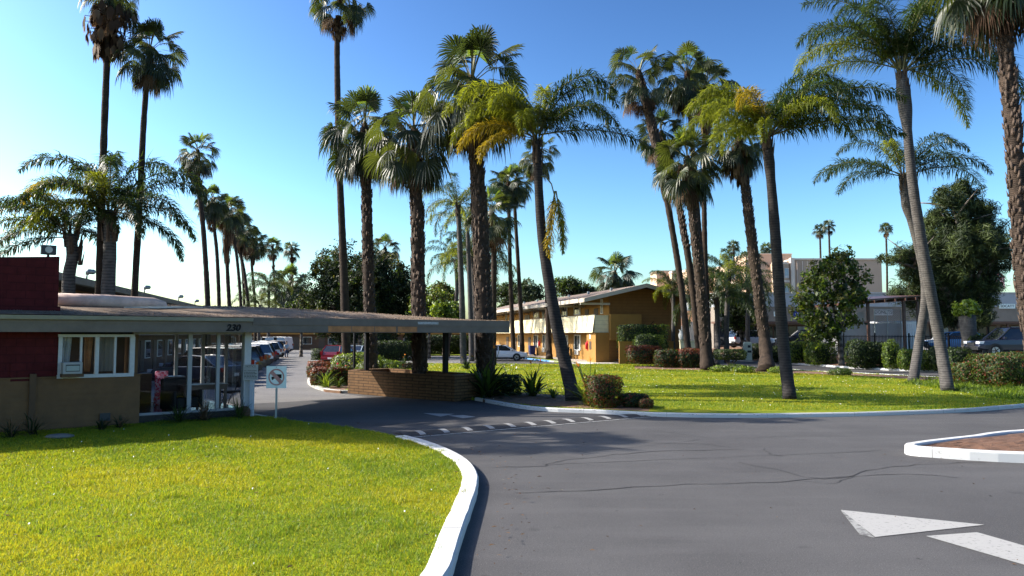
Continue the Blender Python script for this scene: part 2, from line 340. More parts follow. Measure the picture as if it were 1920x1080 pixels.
M['lf_md'] = leafmat('leaf_mid_green', (.042,.07,.012), (.15,.23,.018), .32, .5, .3)
M['lf_br'] = leafmat('leaf_bright_green', (.11,.16,.015), (.36,.46,.025), .38, .45)
M['lf_ol'] = leafmat('leaf_olive', (.085,.085,.02), (.24,.23,.03), .30, .5)
M['lf_rd'] = leafmat('leaf_red_tip', (.13,.035,.016), (.34,.075,.02), .28, .5, .3)
M['lf_pine'] = leafmat('pine_needles', (.055,.075,.02), (.10,.13,.02), .15, .55, .2)
M['lf_pined'] = leafmat('pine_needles_dark', (.022,.034,.012), (.04,.06,.012), .12, .55, .2)
M['lf_far'] = leafmat('leaf_grey_green', (.07,.09,.05), (.14,.19,.07), .25, .6, .2)
M['gr1'] = leafmat('grass_blade_green', (.145,.195,.010), (.40,.48,.018), .40, .5, .25)
M['gr2'] = leafmat('grass_blade_yellow', (.26,.245,.014), (.56,.51,.02), .40, .5, .25)
M['gr3'] = leafmat('grass_blade_deep', (.09,.14,.012), (.25,.36,.02), .40, .5, .25)
M['petal'] = mat('flower_white', (.8,.8,.75), .6); M['petal_o'] = mat('flower_orange', (.85,.28,.02), .5); M['petal_r'] = mat('flower_red', (.7,.02,.03), .5)
FO = Frame((-10.0, 20.2), 38.5)       # motel office: x along its front, y into the building
FM = Frame((8.4, 64.8), 104.45)       # two storey motel: x along its long side (away), y out of that side
FL = Frame((-13.9, 36.8), 104.45)     # left car park: x along the lane (away), y towards the parked cars' noses
# ------------------------------------------------------------------ ground, roads, lawns
def flat(name, pts, z, m, kind='structure'):
    mb = MB(); n = len(pts)
    a = sum(pts[i][0]*pts[(i+1)%n][1]-pts[(i+1)%n][0]*pts[i][1] for i in range(n))
    pts = pts if a > 0 else pts[::-1]
    mb.add([(p[0], p[1], z) for p in pts], [tuple(range(n))])
    if z > .05: mb.add([(p[0], p[1], -.02) for p in pts]+[(p[0], p[1], z) for p in pts], [(i,(i+1)%n,n+(i+1)%n,n+i) for i in range(n)])
    o = mb.build(name, m)
    return tag(o, kind=kind)
def smoothline(pts, n=6):
    pts = [Vector(p[:2]) for p in pts]; out = []
    for i in range(len(pts)-1):
        p0, p1, p2, p3 = pts[max(i-1,0)], pts[i], pts[i+1], pts[min(i+2,len(pts)-1)]
        for k in range(n):
            t = k/n
            out.append(.5*((2*p1)+(p2-p0)*t+(2*p0-5*p1+4*p2-p3)*t*t+(3*p1-p0-3*p2+p3)*t**3))
    out.append(pts[-1]); return out
def kerb(name, line, w, h, m, side=0):
    """a kerb swept along a ground line; rounded top edges"""
    mb = MB(); rings = []; rg = random.Random(4)
    for i, p in enumerate(line):
        t = (line[min(i+1,len(line)-1)] - line[max(i-1,0)]).normalized(); nrm = Vector((-t.y, t.x))
        j = rg.uniform(-.006, .006)
        prof = [(-w/2,-.05),(-w/2,h-.03),(-w/2+.025,h),(w/2-.025,h),(w/2,h-.03),(w/2+.012,-.05)]
        rings.append([(p.x+nrm.x*(a+side*w/2+j), p.y+nrm.y*(a+side*w/2+j), b+j*.6) for a, b in prof])
    mb.loft(rings, 0); acc = 0
    for i in range(1, len(line)):        # joints every few metres
        acc += (line[i]-line[i-1]).length
        if acc > 2.6:
            acc = rg.uniform(-.3,.3); t = (line[i]-line[i-1]).normalized(); k = t*.006; g = [Vector(q)+Vector((0,0,.002)) for q in rings[i]]
            mb.loft([[(q.x-k.x,q.y-k.y,q.z) for q in g],[(q.x+k.x,q.y+k.y,q.z) for q in g]], 1)
    return tag(mb.build(name, [m, M['kerb_joint']]), kind='structure')
flat('ground', [(-900,-60),(900,-60),(900,1600),(-900,1600)], -.03, M['dirt'])
flat('road', [(-70,-14),(95,-14),(95,150),(-70,150)], 0, M['asph'])
# lighter, worn asphalt of the car park behind the canopy
lot_edge = [G(300,760), G(470,766), G(640,752), G(900,764), G(905,752)]
flat('parking_lot', [(p.x,p.y) for p in (FO.wld(-9,3.2), FO.wld(2,5.0), FO.wld(9.4,5.0), FO.wld(9.4,8.5))] + [(-5.5,62),(4,100),(-10,140),(-62,140),(-40,20)], .004, M['asph_l'])
lk = [Vector((-4.2,-3)), Vector((-2.0,3.2)), Vector((-1.15,6))] + [Vector(G(*p,.12)[:2]) for p in
      [(812,1080),(838,1018),(862,958),(878,916),(882,893),(874,874),(855,857),(822,840),(783,826),(742,816),(698,807),(650,800),(598,793),(532,785),(474,775)]]
lk = smoothline(lk, 5)
_e = min(range(len(lk)), key=lambda i: (lk[i]-Vector(G(752,818,.12)[:2])).length)
kerb('kerb', lk[:_e+1], .27, .14, M['kerb']); kerb('kerb', lk[-6:], .12, .115, M['kerb'])
left_lawn = [(p.x, p.y) for p in lk] + [tuple(FO.wld(x, y)[:2]) for x, y in ((3.4,.2),(0,.1),(-8,.1))] + [(-45,2),(-45,-4)]
flat('lawn', left_lawn, .10, M['lawn'])
ck = [Vector(G(*p,.12)[:2]) for p in [(893,745),(1000,762),(1120,768),(1250,774),(1400,775.5),(1600,773),(1800,766),(1920,757)]] + [Vector((24,29.5)), Vector((38,34)), Vector((60,40))]
ck = smoothline(ck, 5); kerb('kerb', ck, .12, .125, M['kerb'])
bk = [Vector((60,22)), Vector((34,33)), Vector(G(1800,712)[:2]), Vector(G(1620,703)[:2]), Vector(G(1523,698)[:2]), Vector(G(1413,691)[:2]), Vector((14.6,59.0)), Vector((11.2,61)), Vector(G(1050,685)[:2]), Vector(G(880,684)[:2]), Vector(G(730,683)[:2])]
ik = [Vector(G(*p)[:2]) for p in [(730,683),(655,686),(604,695),(583,709),(583,722),(608,733),(635,736.5),(655,737)]]
bk[0] = Vector((60,30)); bk = smoothline(bk[1:], 4); ik = smoothline(ik, 5)
centre_lawn = [(p.x,p.y) for p in ck[:-10]] + [(40,35.5)] + [(p.x,p.y) for p in bk] + [(p.x,p.y) for p in ik]
flat('lawn', centre_lawn, .10, M['lawn'])
kerb('kerb', [p for p in bk if p.x > 13.5], .18, .13, M['kerb'])
kerb('kerb', [p for p in bk if p.x <= 13.6], .15, .115, M['kerb_old']); kerb('kerb', ik, .2, .13, M['kerb_old'])
fk = smoothline([Vector((44,43)), Vector(G(1795,698)[:2]), Vector(G(1620,692)[:2]), Vector(G(1440,680)[:2]), Vector((20.5,74)), Vector((19,84))], 5)
kerb('kerb', fk, .2, .14, M['kerb'])
K0 = [(60,36.5),(44,43),(29.4,49.3),(25.4,53.8),(22.6,66),(20.5,74),(19,84)]; K1 = [(62,37.5),(46,44),(31.2,52.0),(28.0,58.5),(24.2,66),(22.3,74),(21,86)]; K2 = [(66,40),(50,47),(36,54),(32.5,59.5),(28.5,68),(26.5,76),(25.5,88)]
mb = MB(); n = 7; mb.add([(x,y,.11) for x,y in K0]+[(x,y,.62) for x,y in K1]+[(x,y,1.12) for x,y in K2], [(k*n+i, k*n+i+1, (k+1)*n+i+1, (k+1)*n+i)[::-1] for k in range(2) for i in range(n-1)])
tag(mb.build('soil_bank', M['soil']), kind='structure')
mb = MB(); mb.add([(x,y,1.118) for x,y in K2]+[(130,130,1.118),(130,38,1.118)], [tuple(range(9))[::-1]]); tag(mb.build('shop_car_park', M['asph_l']), kind='structure')
SO1 = [tuple(G(*p)[:2]) for p in ((1790,714.5),(1700,709),(1620,704.5),(1523,699.5),(1413,692.5),(1300,690),(1190,689),(1190,694),(1300,697),(1400,699.5),(1520,704),(1640,709.5),(1720,716),(1780,722))]; flat('soil_bed', SO1, .106, M['soil'])
MU1 = [tuple(G(*p,.1)[:2]) for p in ((905,749),(1000,760.5),(1120,766.5),(1215,771),(1225,764),(1190,752),(1100,744),(1000,738),(905,735))]; flat('mulch_bed', MU1, .106, M['soil'])
MU2 = [tuple(G(*p,.1)[:2]) for p in ((638,733.5),(610,731),(587,721),(588,709),(606,698),(655,700),(700,712))]; flat('mulch_bed', MU2, .107, M['soil'])
# island at the right with white kerb and red mulch
isl = [Vector((34,11.5)), Vector((14.5,14.05)), Vector((10.2,14.75)), Vector((8.6,15.45)), Vector((8.35,15.8)), Vector((8.75,16.2)), Vector((10.2,17.0)), Vector((12.6,18.3)), Vector((18,19.6)), Vector((34,22))]
kerb('kerb', smoothline(isl, 4), .2, .2, M['kerb'])
rg = random.Random(8); mb = MB(); nx, ny = 60, 22; grid = []
for i in range(nx):
    x = 8.6 + (i/(nx-1))**1.5*25
    lo = np.interp(x, [8.6,10.2,14.5,34],[15.75,14.9,14.2,11.6]); hi = np.interp(x,[8.6,10.2,12.6,18,34],[15.9,16.9,18.15,19.45,21.8])
    for j in range(ny):
        t = j/(ny-1); grid.append((x, lo+(hi-lo)*t, .15 + .13*math.sin(math.pi*t)*min(1,(x-8.6)/2) + rg.uniform(-.015,.03)))
mb.add(grid, [(i*ny+j, (i+1)*ny+j, (i+1)*ny+j+1, i*ny+j+1) for i in range(nx-1) for j in range(ny-1)])
tag(mb.build('mulch_bed', M['mulch'], smooth=False), kind='structure')
flat('motel_path', [(p.x,p.y) for p in (FM.wld(-3.2,-.0), FM.wld(-3.2,2.2), FM.wld(46,2.2), FM.wld(46,-.0))], .10, M['paving'])
flat('motel_verge', [(p.x,p.y) for p in (FM.wld(2,2.25), FM.wld(2.5,3.8), FM.wld(24,3.8), FM.wld(24,2.25))], .095, M['lawn'])
kerb('kerb', [Vector(FM.wld(x,3.9)[:2]) for x in (14,18,22,24)], .18, .13, M['kerb_old'])
kerb('kerb', [Vector(FM.wld(x,3.9)[:2]) for x in (4.5,8,14)], .18, .13, M['kerb_blue'])
kerb('kerb', [Vector(FM.wld(x,y)[:2]) for x,y in ((4.5,3.9),(2,3.2),(-3.2,2.3),(-3.3,-2))], .18, .13, M['kerb_old'])
flat('lawn_verge', [tuple(G(*p)[:2]) for p in ((700,668),(905,667),(905,660.5),(700,661))], .1, M['lawn'])
# ------------------------------------------------------------------ road markings
def marking(name, px, z, m):
    return flat(name, [tuple(G(*p)[:2]) for p in px], z, m)
marking('arrow_marking', [(1577,957),(1641,1008),(1846,985)], .008, M['paint'])
marking('arrow_marking', [(1736,1006),(1832,999),(1930,1027),(2100,1080),(2060,1110),(1920,1060)], .008, M['paint'])
marking('arrow_marking', [(1576,957),(1612,1003),(1640,1009),(1583,958)], .006, M['paintdim'])
marking('arrow_marking', [(793,775),(826,781.5),(852,776.5)], .008, M['paint'])
marking('arrow_marking', [(840,779.5),(868,778.5),(892,782),(868,784.5)], .008, M['paint'])
def ribbon(name, lines, w, z, m):
    mb = MB(); rg = random.Random(2)
    for ln, ww in lines:
        pts = smoothline([G(*p) for p in ln], 5)
        L_, R_ = [], []
        for i, p in enumerate(pts):
            t = (pts[min(i+1,len(pts)-1)]-pts[max(i-1,0)]).normalized(); nr = Vector((-t.y,t.x)); k = w*ww*rg.uniform(.5,1.3)*(.25 if i in (0,len(pts)-1) else 1)
            p = p + nr*rg.uniform(-.05,.05)
            L_.append((*(p+nr*k), z)); R_.append((*(p-nr*k), z))
        b = len(L_); mb.add(L_+R_, [(b+i, b+i+1, i+1, i) for i in range(b-1)])
    return tag(mb.build(name, m), kind='structure')
ribbon('asphalt_cracks', [([(905,877),(1020,874),(1030,868),(1130,855),(1250,846),(1400,843)],1.3), ([(1030,872),(1100,868),(1250,862),(1500,852),(1680,843)],.8),
    ([(1090,848),(1260,831),(1310,824)],.8), ([(1130,818),(1210,830),(1310,832),(1360,838)],.9), ([(1170,805),(1260,812),(1340,822),(1420,820),(1560,818),(1700,824)],.7),
    ([(1385,866),(1405,872),(1460,882),(1520,896),(1580,896),(1640,880),(1720,872),(1850,866)],1.1), ([(960,925),(1100,920),(1250,910),(1440,905),(1560,896),(1700,890),(1800,896)],1.2),
    ([(1430,840),(1445,852),(1470,856)],1.2), ([(480,739),(560,741),(660,744)],1.6), ([(430,752),(500,747),(520,745)],1.2), ([(1500,902),(1560,906),(1600,894)],.8)], .012, .007, M['tar'])
# speed hump across the driveway: rubber body, white flashes, pale painted edge
h0, h1 = G(758,820), G(1262,777); dv = (h1-h0).to_2d(); ln = dv.length; ang = math.atan2(dv.y, dv.x)
sh = thing('speed_bump', 'black speed bump with slanted white flashes across the driveway', 'speed bump', (h0.x,h0.y,0), ang)
prof = [(-.08,.0),(.0,.012),(.20,.038),(.42,.050),(.64,.038),(.86,.010),(.92,0)]
mb = MB(); mb.ext(prof, 'x', .1, ln-.1); mb.build('rubber_body', M['hump'], sh)
mb = MB()
def hz(y): return float(np.interp(y, [p[0] for p in prof], [p[1] for p in prof])) + .006
for k in range(13):
    x = .45 + k*(ln-1.1)/12
    ys = [.05,.20,.42,.64,.80]; vs = [(x+.22*y, y, hz(y)) for y in ys]+[(x+.22*y+.17, y, hz(y)) for y in ys]
    mb.add(vs, [(i,5+i,6+i,i+1) for i in range(4)])
mb.build('white_flash', M['paint'], sh)
mb = MB(); mb.box(.0, ln, -.18, -.075, .005, .009); mb.build('edge_line', M['paintdim'], sh)
# parking bay lines of the left car park, running along the bays
mb = MB()
for k in range(24):
    a = FL.wld(k*2.75-2.6+1.37, -.2); b = FL.wld(k*2.75-2.6+1.37, 4.6)
    t = (b-a).normalized(); n = Vector((-t.y,t.x,0))*.05
    mb.add([(*(a-n).to_2d(),.009),(*(b-n).to_2d(),.009),(*(b+n).to_2d(),.009),(*(a+n).to_2d(),.009)], [(0,1,2,3)])
tag(mb.build('bay_lines', M['paintdim']), kind='structure')
# ------------------------------------------------------------------ grass blades (one stuff object for each lawn)
def inpoly(X, Y, poly):
    ins = np.zeros(len(X), bool); n = len(poly)
    for i in range(n):
        x0,y0 = poly[i]; x1,y1 = poly[(i+1)%n]
        c = ((y0 > Y) != (y1 > Y))
        with np.errstate(divide='ignore', invalid='ignore'):
            ins ^= c & (X < (x1-x0)*(Y-y0)/(y1-y0+1e-12)+x0)
    return ins
def grass(name, poly, n, box, power, h, w, seed, label, mats, wts, z=.1, holes=(), grow=.035):
    rs = np.random.RandomState(seed)
    x0,x1,y0,y1 = box; Y = y0 + (y1-y0)*rs.rand(n)**power; X = x0+(x1-x0)*rs.rand(n)
    k = inpoly(X, Y, poly) & (np.abs(X) < Y*.80+2)
    for hp in holes: k &= ~inpoly(X, Y, hp)
    X, Y = X[k], Y[k]; n = len(X); d = np.hypot(X, Y)
    tf = np.clip(np.sin(X*2.3+1.7*np.sin(Y*1.9))*np.sin(Y*2.9+X*1.1)*np.sin(X*5.1-Y*3.7),0,1)
    hh = h*(.5+rs.rand(n))*(1+1.3*tf)*(1+grow*np.maximum(0, d-8)*.35); ww = w*(1+grow*np.maximum(0, d-8)*2.2)*(.6+.8*rs.rand(n))
    a = rs.rand(n)*2*np.pi; la = rs.rand(n)*2*np.pi; lean = hh*(.2+.7*rs.rand(n))
    B = np.stack([X,Y,np.full(n,z)],1); S = np.stack([np.cos(a),np.sin(a),np.zeros(n)],1)*ww[:,None]
    T = B + np.stack([np.cos(la)*lean, np.sin(la)*lean, hh],1)
    V = np.empty((n*3,3)); V[0::3] = B-S; V[1::3] = B+S; V[2::3] = T
    mi = rs.choice(len(mats), n, p=wts)
    # patches where one tint is commoner
    pt = np.sin(X*.9+1.3*np.sin(Y*.7))+np.sin(Y*1.3+X*.4)+.6*np.sin(X*3.1+Y*2.3); sw = (pt > .7) & (rs.rand(n) < .6); mi[sw] = 1; sw = (pt < -1.0) & (rs.rand(n) < .6); mi[sw] = 2
    o = npmesh(name, V, np.arange(n*3).reshape(n,3), mats, mi); return tag(o, label, 'grass', kind='stuff')
GM = [M['gr1'], M['gr2'], M['gr3']]
grass('grass', left_lawn, 620000, (-16,0,5.5,22), 1.5, .030, .0045, 1, 'sunlit yellow green lawn grass in front of the office', GM, [.5,.3,.2])
grass('grass', centre_lawn, 260000, (-12,34,24,62), 1.3, .028, .005, 2, 'sunlit lawn grass between the driveway and the two storey motel', GM, [.5,.32,.18], holes=(MU1,MU2,SO1))
rough = [tuple(G(*p)[:2]) for p in ((1690,722),(1778,735),(1860,752),(1920,756),(2010,745),(2010,716),(1800,716))]
grass('weeds', rough, 60000, (14,30,24,42), 1.2, .09, .008, 3, 'taller darker green weeds at the right end of the lawn', [M['gr3'],M['gr1'],M['lf_md']], [.6,.25,.15])
# daisies
rs = np.random.RandomState(6); V = []; 
X = rs.uniform(-10,26,500); Y = rs.uniform(25,60,500); k = inpoly(X,Y,centre_lawn); X, Y = X[k], Y[k]
X2 = rs.uniform(-11,0,40); Y2 = rs.uniform(7,20,40); k = inpoly(X2,Y2,left_lawn); X2, Y2 = X2[k], Y2[k]
Xa = np.r_[X,X2]; Ya = np.r_[Y,Y2]; s = np.r_[np.full(len(X),.016),np.full(len(X2),.007)]*(.6+.8*rs.rand(len(Xa)))
V = np.empty((len(Xa)*4,3))
for i,(a,b) in enumerate(((-1,-1),(1,-1),(1,1),(-1,1))): V[i::4] = np.stack([Xa+a*s, Ya+b*s, .135+.008*(b+1)+0*Xa],1)
tag(npmesh('daisies', V, np.arange(len(V)).reshape(-1,4), M['petal']), 'tiny white daisies dotted over both lawns', 'flowers', kind='stuff')

# dry leaf bits and grit gathered along the kerbs and scattered thinly over lawn, road and beds
rs = np.random.RandomState(16); pts = []
for ln, n_, off in ((lk,260,.22),(ck,240,-.16),(ck,160,.3),(lk,120,-.5)):
    for k in range(n_):
        i = rs.randint(1,len(ln)-1); t = (ln[i+1]-ln[i-1]).normalized(); q = ln[i].lerp(ln[i+1], rs.rand()); s_ = off+abs(rs.randn())*.16*np.sign(off); side = -1 if ln is lk else 1
        pts.append((q.x+t.y*s_*-side*-1, q.y-t.x*s_*-side*-1, .006 if (off > 0) == (ln is lk) else .125))
for k in range(170): pts.append((rs.uniform(-9,1), rs.uniform(7,19), .128))
for k in range(500): q = G(rs.uniform(905,1210), rs.uniform(742,766), .11); pts.append((q.x,q.y,.112))
for k in range(260): pts.append((rs.uniform(-1,16), rs.uniform(6.5,26), .006))
pts = np.array(pts); n_ = len(pts); s = .010+.022*rs.rand(n_); s[pts[:,2] < .01] *= .6; a_ = rs.rand(n_)*6.28
V = np.empty((n_*4,3)); cx_, sx_ = np.cos(a_), np.sin(a_)
for i,(u,v) in enumerate(((-1.6,0),(0,-.6),(1.6,0),(0,.6))): V[i::4] = np.stack([pts[:,0]+(u*cx_-v*sx_)*s, pts[:,1]+(u*sx_+v*cx_)*s, pts[:,2]+.004+(.012*rs.rand(n_) if i % 2 else 0)],1)
tag(npmesh('leaf_litter', V, np.arange(n_*4).reshape(n_,4), [M['lf_dead'],M['lf_deadd'],M['stone']], rs.choice(3,n_,p=[.55,.35,.10])), 'dry leaf bits scattered along the kerbs, lawn and soil bed', 'litter', kind='stuff')
# ------------------------------------------------------------------ palms
UP = Vector((0,0,1))
def fan_leaf(mb, base, az, el, pet, Rb, rng, mi, nseg=32, span=112, droop=.25, stalk=3):
    """a long stalk carrying one folded fan whose tips split and hang"""
    d = unit(az, el); ce = max(0, math.cos(R(el))); mid = base + d*pet*.5 + UP*(.02*pet); end = base + d*pet - UP*(.14*pet*ce)
    s = d.cross(UP); s = s.normalized() if s.length > .05 else unit(az+90, 0)
    w = .016*Rb/.45
    for a, b in ((base, mid), (mid, end)): mb.add([a-s*w, a+s*w, b+s*w*.8, b-s*w*.8], [(0,1,2,3)], stalk)
    ax = (end-mid).normalized(); ax = (ax - UP*rng.uniform(.15,.75)*max(.25,ce)).normalized()
    s = ax.cross(UP); s = s.normalized() if s.length > .05 else unit(az+90, 0)
    roll = rng.uniform(-.9,.9); nr = s.cross(ax).normalized(); s, nr = s*math.cos(roll)+nr*math.sin(roll), nr*math.cos(roll)-s*math.sin(roll)
    da = 2*span/nseg; sd = math.sin(R(da/2)); cup = rng.uniform(.05,.40)
    for k in range(nseg):
        an = -span + da*(k+.5) + rng.uniform(-1.5,1.5); c, sn = math.cos(R(an)), math.sin(R(an))
        dk = ax*c + s*sn - nr*(cup*abs(sn)); dk.normalize()
        L = Rb*(1-.22*(abs(an)/span)**2)*rng.uniform(.90,1.06); g = droop*L*rng.uniform(.6,1.4)
        tn = (nr.cross(dk)).normalized(); tn = (tn + nr*(.45 if k % 2 else -.45)).normalized()
        p1 = end+dk*L*.55; p2 = end+dk*L*.80-UP*g*.35; p3 = end+dk*L*.97-UP*g*(1.0+rng.random()*.7)
        w1 = L*.55*sd*1.12; w2 = L*.80*sd*.62
        mb.add([end, p1-tn*w1, p1+tn*w1, p2-tn*w2, p2+tn*w2, p3], [(0,1,2),(1,3,4,2),(3,5,4)], mi)
FANM = lambda: [M['lf_fan'], M['lf_fan2'], M['lf_young'], M['rachis'], M['lf_dead'], M['lf_deadd']]
def fan_crown_mesh(seed, n=40, low=-58, pet=.56, blade=.42, dead=4):
    rng = random.Random(seed); mb = MB()
    for i in range(n):
        t = (i+.5)/n; el = 84 - (84-low)*t**.80 + rng.uniform(-14,14); az = i*137.5 + rng.uniform(-28,28)
        mi = 2 if (t < .07) else (1 if rng.random() < .4 else 0)
        fan_leaf(mb, Vector((0,0,.04-.16*t)), az, el, pet*rng.uniform(.75,1.2)*(.75 if t < .1 else 1), blade*rng.uniform(.85,1.12), rng, mi, droop=.08+.34*t)
    for i in range(dead):
        fan_leaf(mb, Vector((0,0,-.15)), rng.uniform(0,360), rng.uniform(-75,-55), pet, blade*.9, rng, rng.choice((4,5)), droop=.3, span=80)
    mb.sph((0,0,-.06), (.085,.085,.2), 7, 5, 5)
    return mb
def skirt_mesh(seed, n=120):
    """hanging dead fronds packed round the trunk: unit height, unit radius"""
    rng = random.Random(seed); mb = MB()
    for i in range(n):
        t = rng.random(); z = -t*.82; az = rng.uniform(0,360); d = unit(az,0)
        end = d*(rng.uniform(.25,.95)*(1-.45*t)) + Vector((0,0,z-.06)); base = d*.12 + Vector((0,0,z)); s = unit(az+90,0)
        mb.add([base-s*.03, base+s*.03, end+s*.03, end-s*.03], [(0,1,2,3)], 1)
        ax = (Vector((0,0,-1)) + d*rng.uniform(-.12,.12)).normalized(); mi = 0 if rng.random() < .5 else 1
        for k in range(8):
            an = R(-42+84*k/7); dk = (ax*math.cos(an) + s*math.sin(an)*.7 + d*rng.uniform(-.10,.10)); L = rng.uniform(.10,.26)
            p1 = end+dk*L*.6; p2 = end+dk*L+Vector((0,0,-.04)); w = s*.06
            mb.add([end, p1-w, p1+w, p2], [(0,1,2),(1,3,2)], mi)
    return mb
_crown = {}
def fan_crown(kind, parent, loc, r, rz, tilt=0):
    if kind not in _crown:
        spec = {0:(11,44,-62,.60,.39,6), 1:(23,38,-50,.62,.37,8), 2:(37,52,-72,.59,.40,6), 3:(51,34,-40,.64,.35,9), 4:(64,20,-20,.45,.48,6)}[kind]
        o = fan_crown_mesh(*spec).build('crown', FANM(), None); _crown[kind] = o.data; C.objects.unlink(o); bpy.data.objects.remove(o)
    o = bpy.data.objects.new('crown', _crown[kind]); C.objects.link(o); o.parent = parent
    r *= 1.20; o.location = loc; o.scale = (r,r,r); o.rotation_euler = (R(tilt), 0, R(rz)); return o
_skirt = {}
def fan_skirt(kind, parent, loc, r, h, rz):
    if kind not in _skirt:
        o = skirt_mesh(70+kind).build('dead_frond_skirt', [M['lf_dead'], M['lf_deadd']]); _skirt[kind] = o.data; bpy.data.objects.remove(o)
    o = bpy.data.objects.new('dead_frond_skirt', _skirt[kind]); C.objects.link(o); o.parent = parent
    o.location = loc; o.scale = (r,r,h); o.rotation_euler = (0,0,R(rz)); return o
def path3(path, Y, base):
    """trunk centre line: the pixel path at depth Y, from a base point on the ground"""
    pts = [Vector(base)] + [P(px, py, Y) for px, py in path]
    out = []
    for i in range(len(pts)-1):
        p0,p1,p2,p3 = pts[max(i-1,0)],pts[i],pts[i+1],pts[min(i+2,len(pts)-1)]
        for k in range(6):
            t = k/6; out.append(.5*((2*p1)+(p2-p0)*t+(2*p0-5*p1+4*p2-p3)*t*t+(3*p1-p0-3*p2+p3)*t**3))
    out.append(pts[-1]); return out
def trunk_mesh(pts, rads, n=12, seed=0, rough=.05, boots=None, bootlen=.12):
    rng = random.Random(seed); mb = MB(); m = len(pts); rr = []
    acc = [0]
    for i in range(1,m): acc.append(acc[-1]+(pts[i]-pts[i-1]).length)
    H = acc[-1]; N = max(12, int(H/.22)); P3, R3 = [], []
    for k in range(N+1):
        s = H*k/N; j = min(m-2, max(0, int(np.searchsorted(acc, s)-1))); t = (s-acc[j])/max(1e-6, acc[j+1]-acc[j])
        P3.append(pts[j].lerp(pts[j+1], t)); f = s/H
        R3.append(float(np.interp(f, [q[0] for q in rads], [q[1] for q in rads]))*(1+rng.uniform(-rough,rough)))
    mb.tube(P3, R3, n)
    if boots:
        f0, f1, dens = boots
        for k in range(int(dens*H*(f1-f0))):
            f = rng.uniform(f0, f1); i = min(N-1, int(f*N)); p = P3[i].lerp(P3[i+1], f*N-i); r = R3[i]; az = rng.uniform(0,360)
            d = unit(az,0); s = unit(az+90,0); L = bootlen*rng.uniform(.5,1.3); w = .05*bootlen/.12
            a = p + d*r*.85; b = a + d*L*.55 + UP*L*1.0; cc = b + d*.02
            mb.add([a-s*w-UP*.05, a+s*w-UP*.05, b+s*w*.4, b-s*w*.4, a+d*.07-UP*.04], [(0,1,2,3),(0,4,1),(1,4,2),(4,3,2),(4,0,3)], 1)
    return mb
def fan_palm(label, Y, path, rads, crown, base=None, skirt=None, boots=None, group='fan palms', seed=0, kind='fan_palm', bootlen=.12, crown_at=None):
    """path: trunk pixels upward at depth Y; crown=(kind, radius m, rz); skirt=(radius, height)"""
    if base is None:
        a = P(*path[0], Y); base = Vector((a.x, Y, 0))
    top = P(*path[-1], Y)
    t = thing(kind, label, 'palm tree', base, 0, group); b = Vector(base)
    pts = [p-b for p in path3(path, Y, base)]
    trunk_mesh(pts, [(f_, r_*.88) for f_, r_ in rads], 10, seed, .06, boots, bootlen).build('trunk', [M['tr_fan'], M['boot']], t, smooth=True)
    fan_crown(crown[0], t, (P(*crown_at, Y) if crown_at else top)-b, crown[1], crown[2])
    if skirt: fan_skirt(seed % 2, t, top-b+Vector((0,0,-.1*crown[1])), skirt[0], skirt[1], seed*40)
    return t
def queen_frond(mb, base, az, el, L, bend, rng, mi, nl=62, ll=.58, twist=0):
    """arching frond: plumose leaflets in several ranks that hang at their tips"""
    pts = []; p = Vector(base); n = 14; dirs = []
    for k in range(n+1):
        t = k/n; ek = max(-88, el - bend*1.12*t**1.75); d = unit(az + twist*t, ek); pts.append(p.copy()); dirs.append(d); p = p + d*(L/n)
    rad = [.030*(1-.85*k/n)*L/4.6+.004 for k in range(n+1)]
    mb.tube(pts, rad, 4, 3, cap=False)
    for k in range(nl):
        t = .12 + .88*(k+rng.random())/nl; i = min(n-1, int(t*n)); q = pts[i].lerp(pts[i+1], t*n-i); d = dirs[i]
        s = d.cross(UP); s = s.normalized() if s.length > .08 else unit(az+90,0); nr = s.cross(d).normalized()
        lk = ll*L/3.4*min(1, .45+2.2*t)*(1 if t < .6 else 1-.70*((t-.6)/.4)**1.6)
        for sg in (-1, 1):
            l2 = lk*rng.uniform(.75,1.15); a = R(rng.choice((-38,-5,30,50))+rng.uniform(-14,14)); fw = rng.uniform(.30,.95)
            dd = (s*sg*math.cos(a) + nr*math.sin(a) + d*fw).normalized()
            p1 = q + dd*l2*.45 - UP*l2*.04; p2 = p1 + (dd*.8 - UP*rng.uniform(.35,1.3)).normalized()*l2*.58
            w = dd.cross(UP); w = (w.normalized() if w.length > .1 else s); w = (w*.8 + UP*rng.uniform(-.6,.6)).normalized()*.019*(.75+.25*L/4)
            mb.add([q-w*.3, q+w*.3, p1+w, p1-w, p2], [(0,1,2,3),(3,2,4)], mi)
QM = lambda: [M['lf_q'], M['lf_qy'], M['lf_qo'], M['rachis']]
def queen_crown_mesh(fr, L, seed, nl=62):
    """fr: list of (azimuth, start elevation, length factor, bend, material)"""
    rng = random.Random(seed); mb = MB()
    for az, el, lf, bend, mi in fr:
        queen_frond(mb, unit(az, 30)*.10 + Vector((0,0,rng.uniform(-.15,.15))), az, el, L*lf, bend, rng, mi, nl, twist=rng.uniform(-18,18))
    return mb
def auto_fronds(seed, n=15, yel=.2, lowest=-5, bend=(80,130)):
    rng = random.Random(seed); fr = []
    for i in range(n):
        t = (i+.5)/n; el = 80-(80-lowest)*t+rng.uniform(-8,8); az = i*137.5+rng.uniform(-20,20)
        fr.append((az, el, rng.uniform(.8,1.08)*(.85 if t < .15 else 1), rng.uniform(*bend), 1 if rng.random() < yel else 0))
    return fr
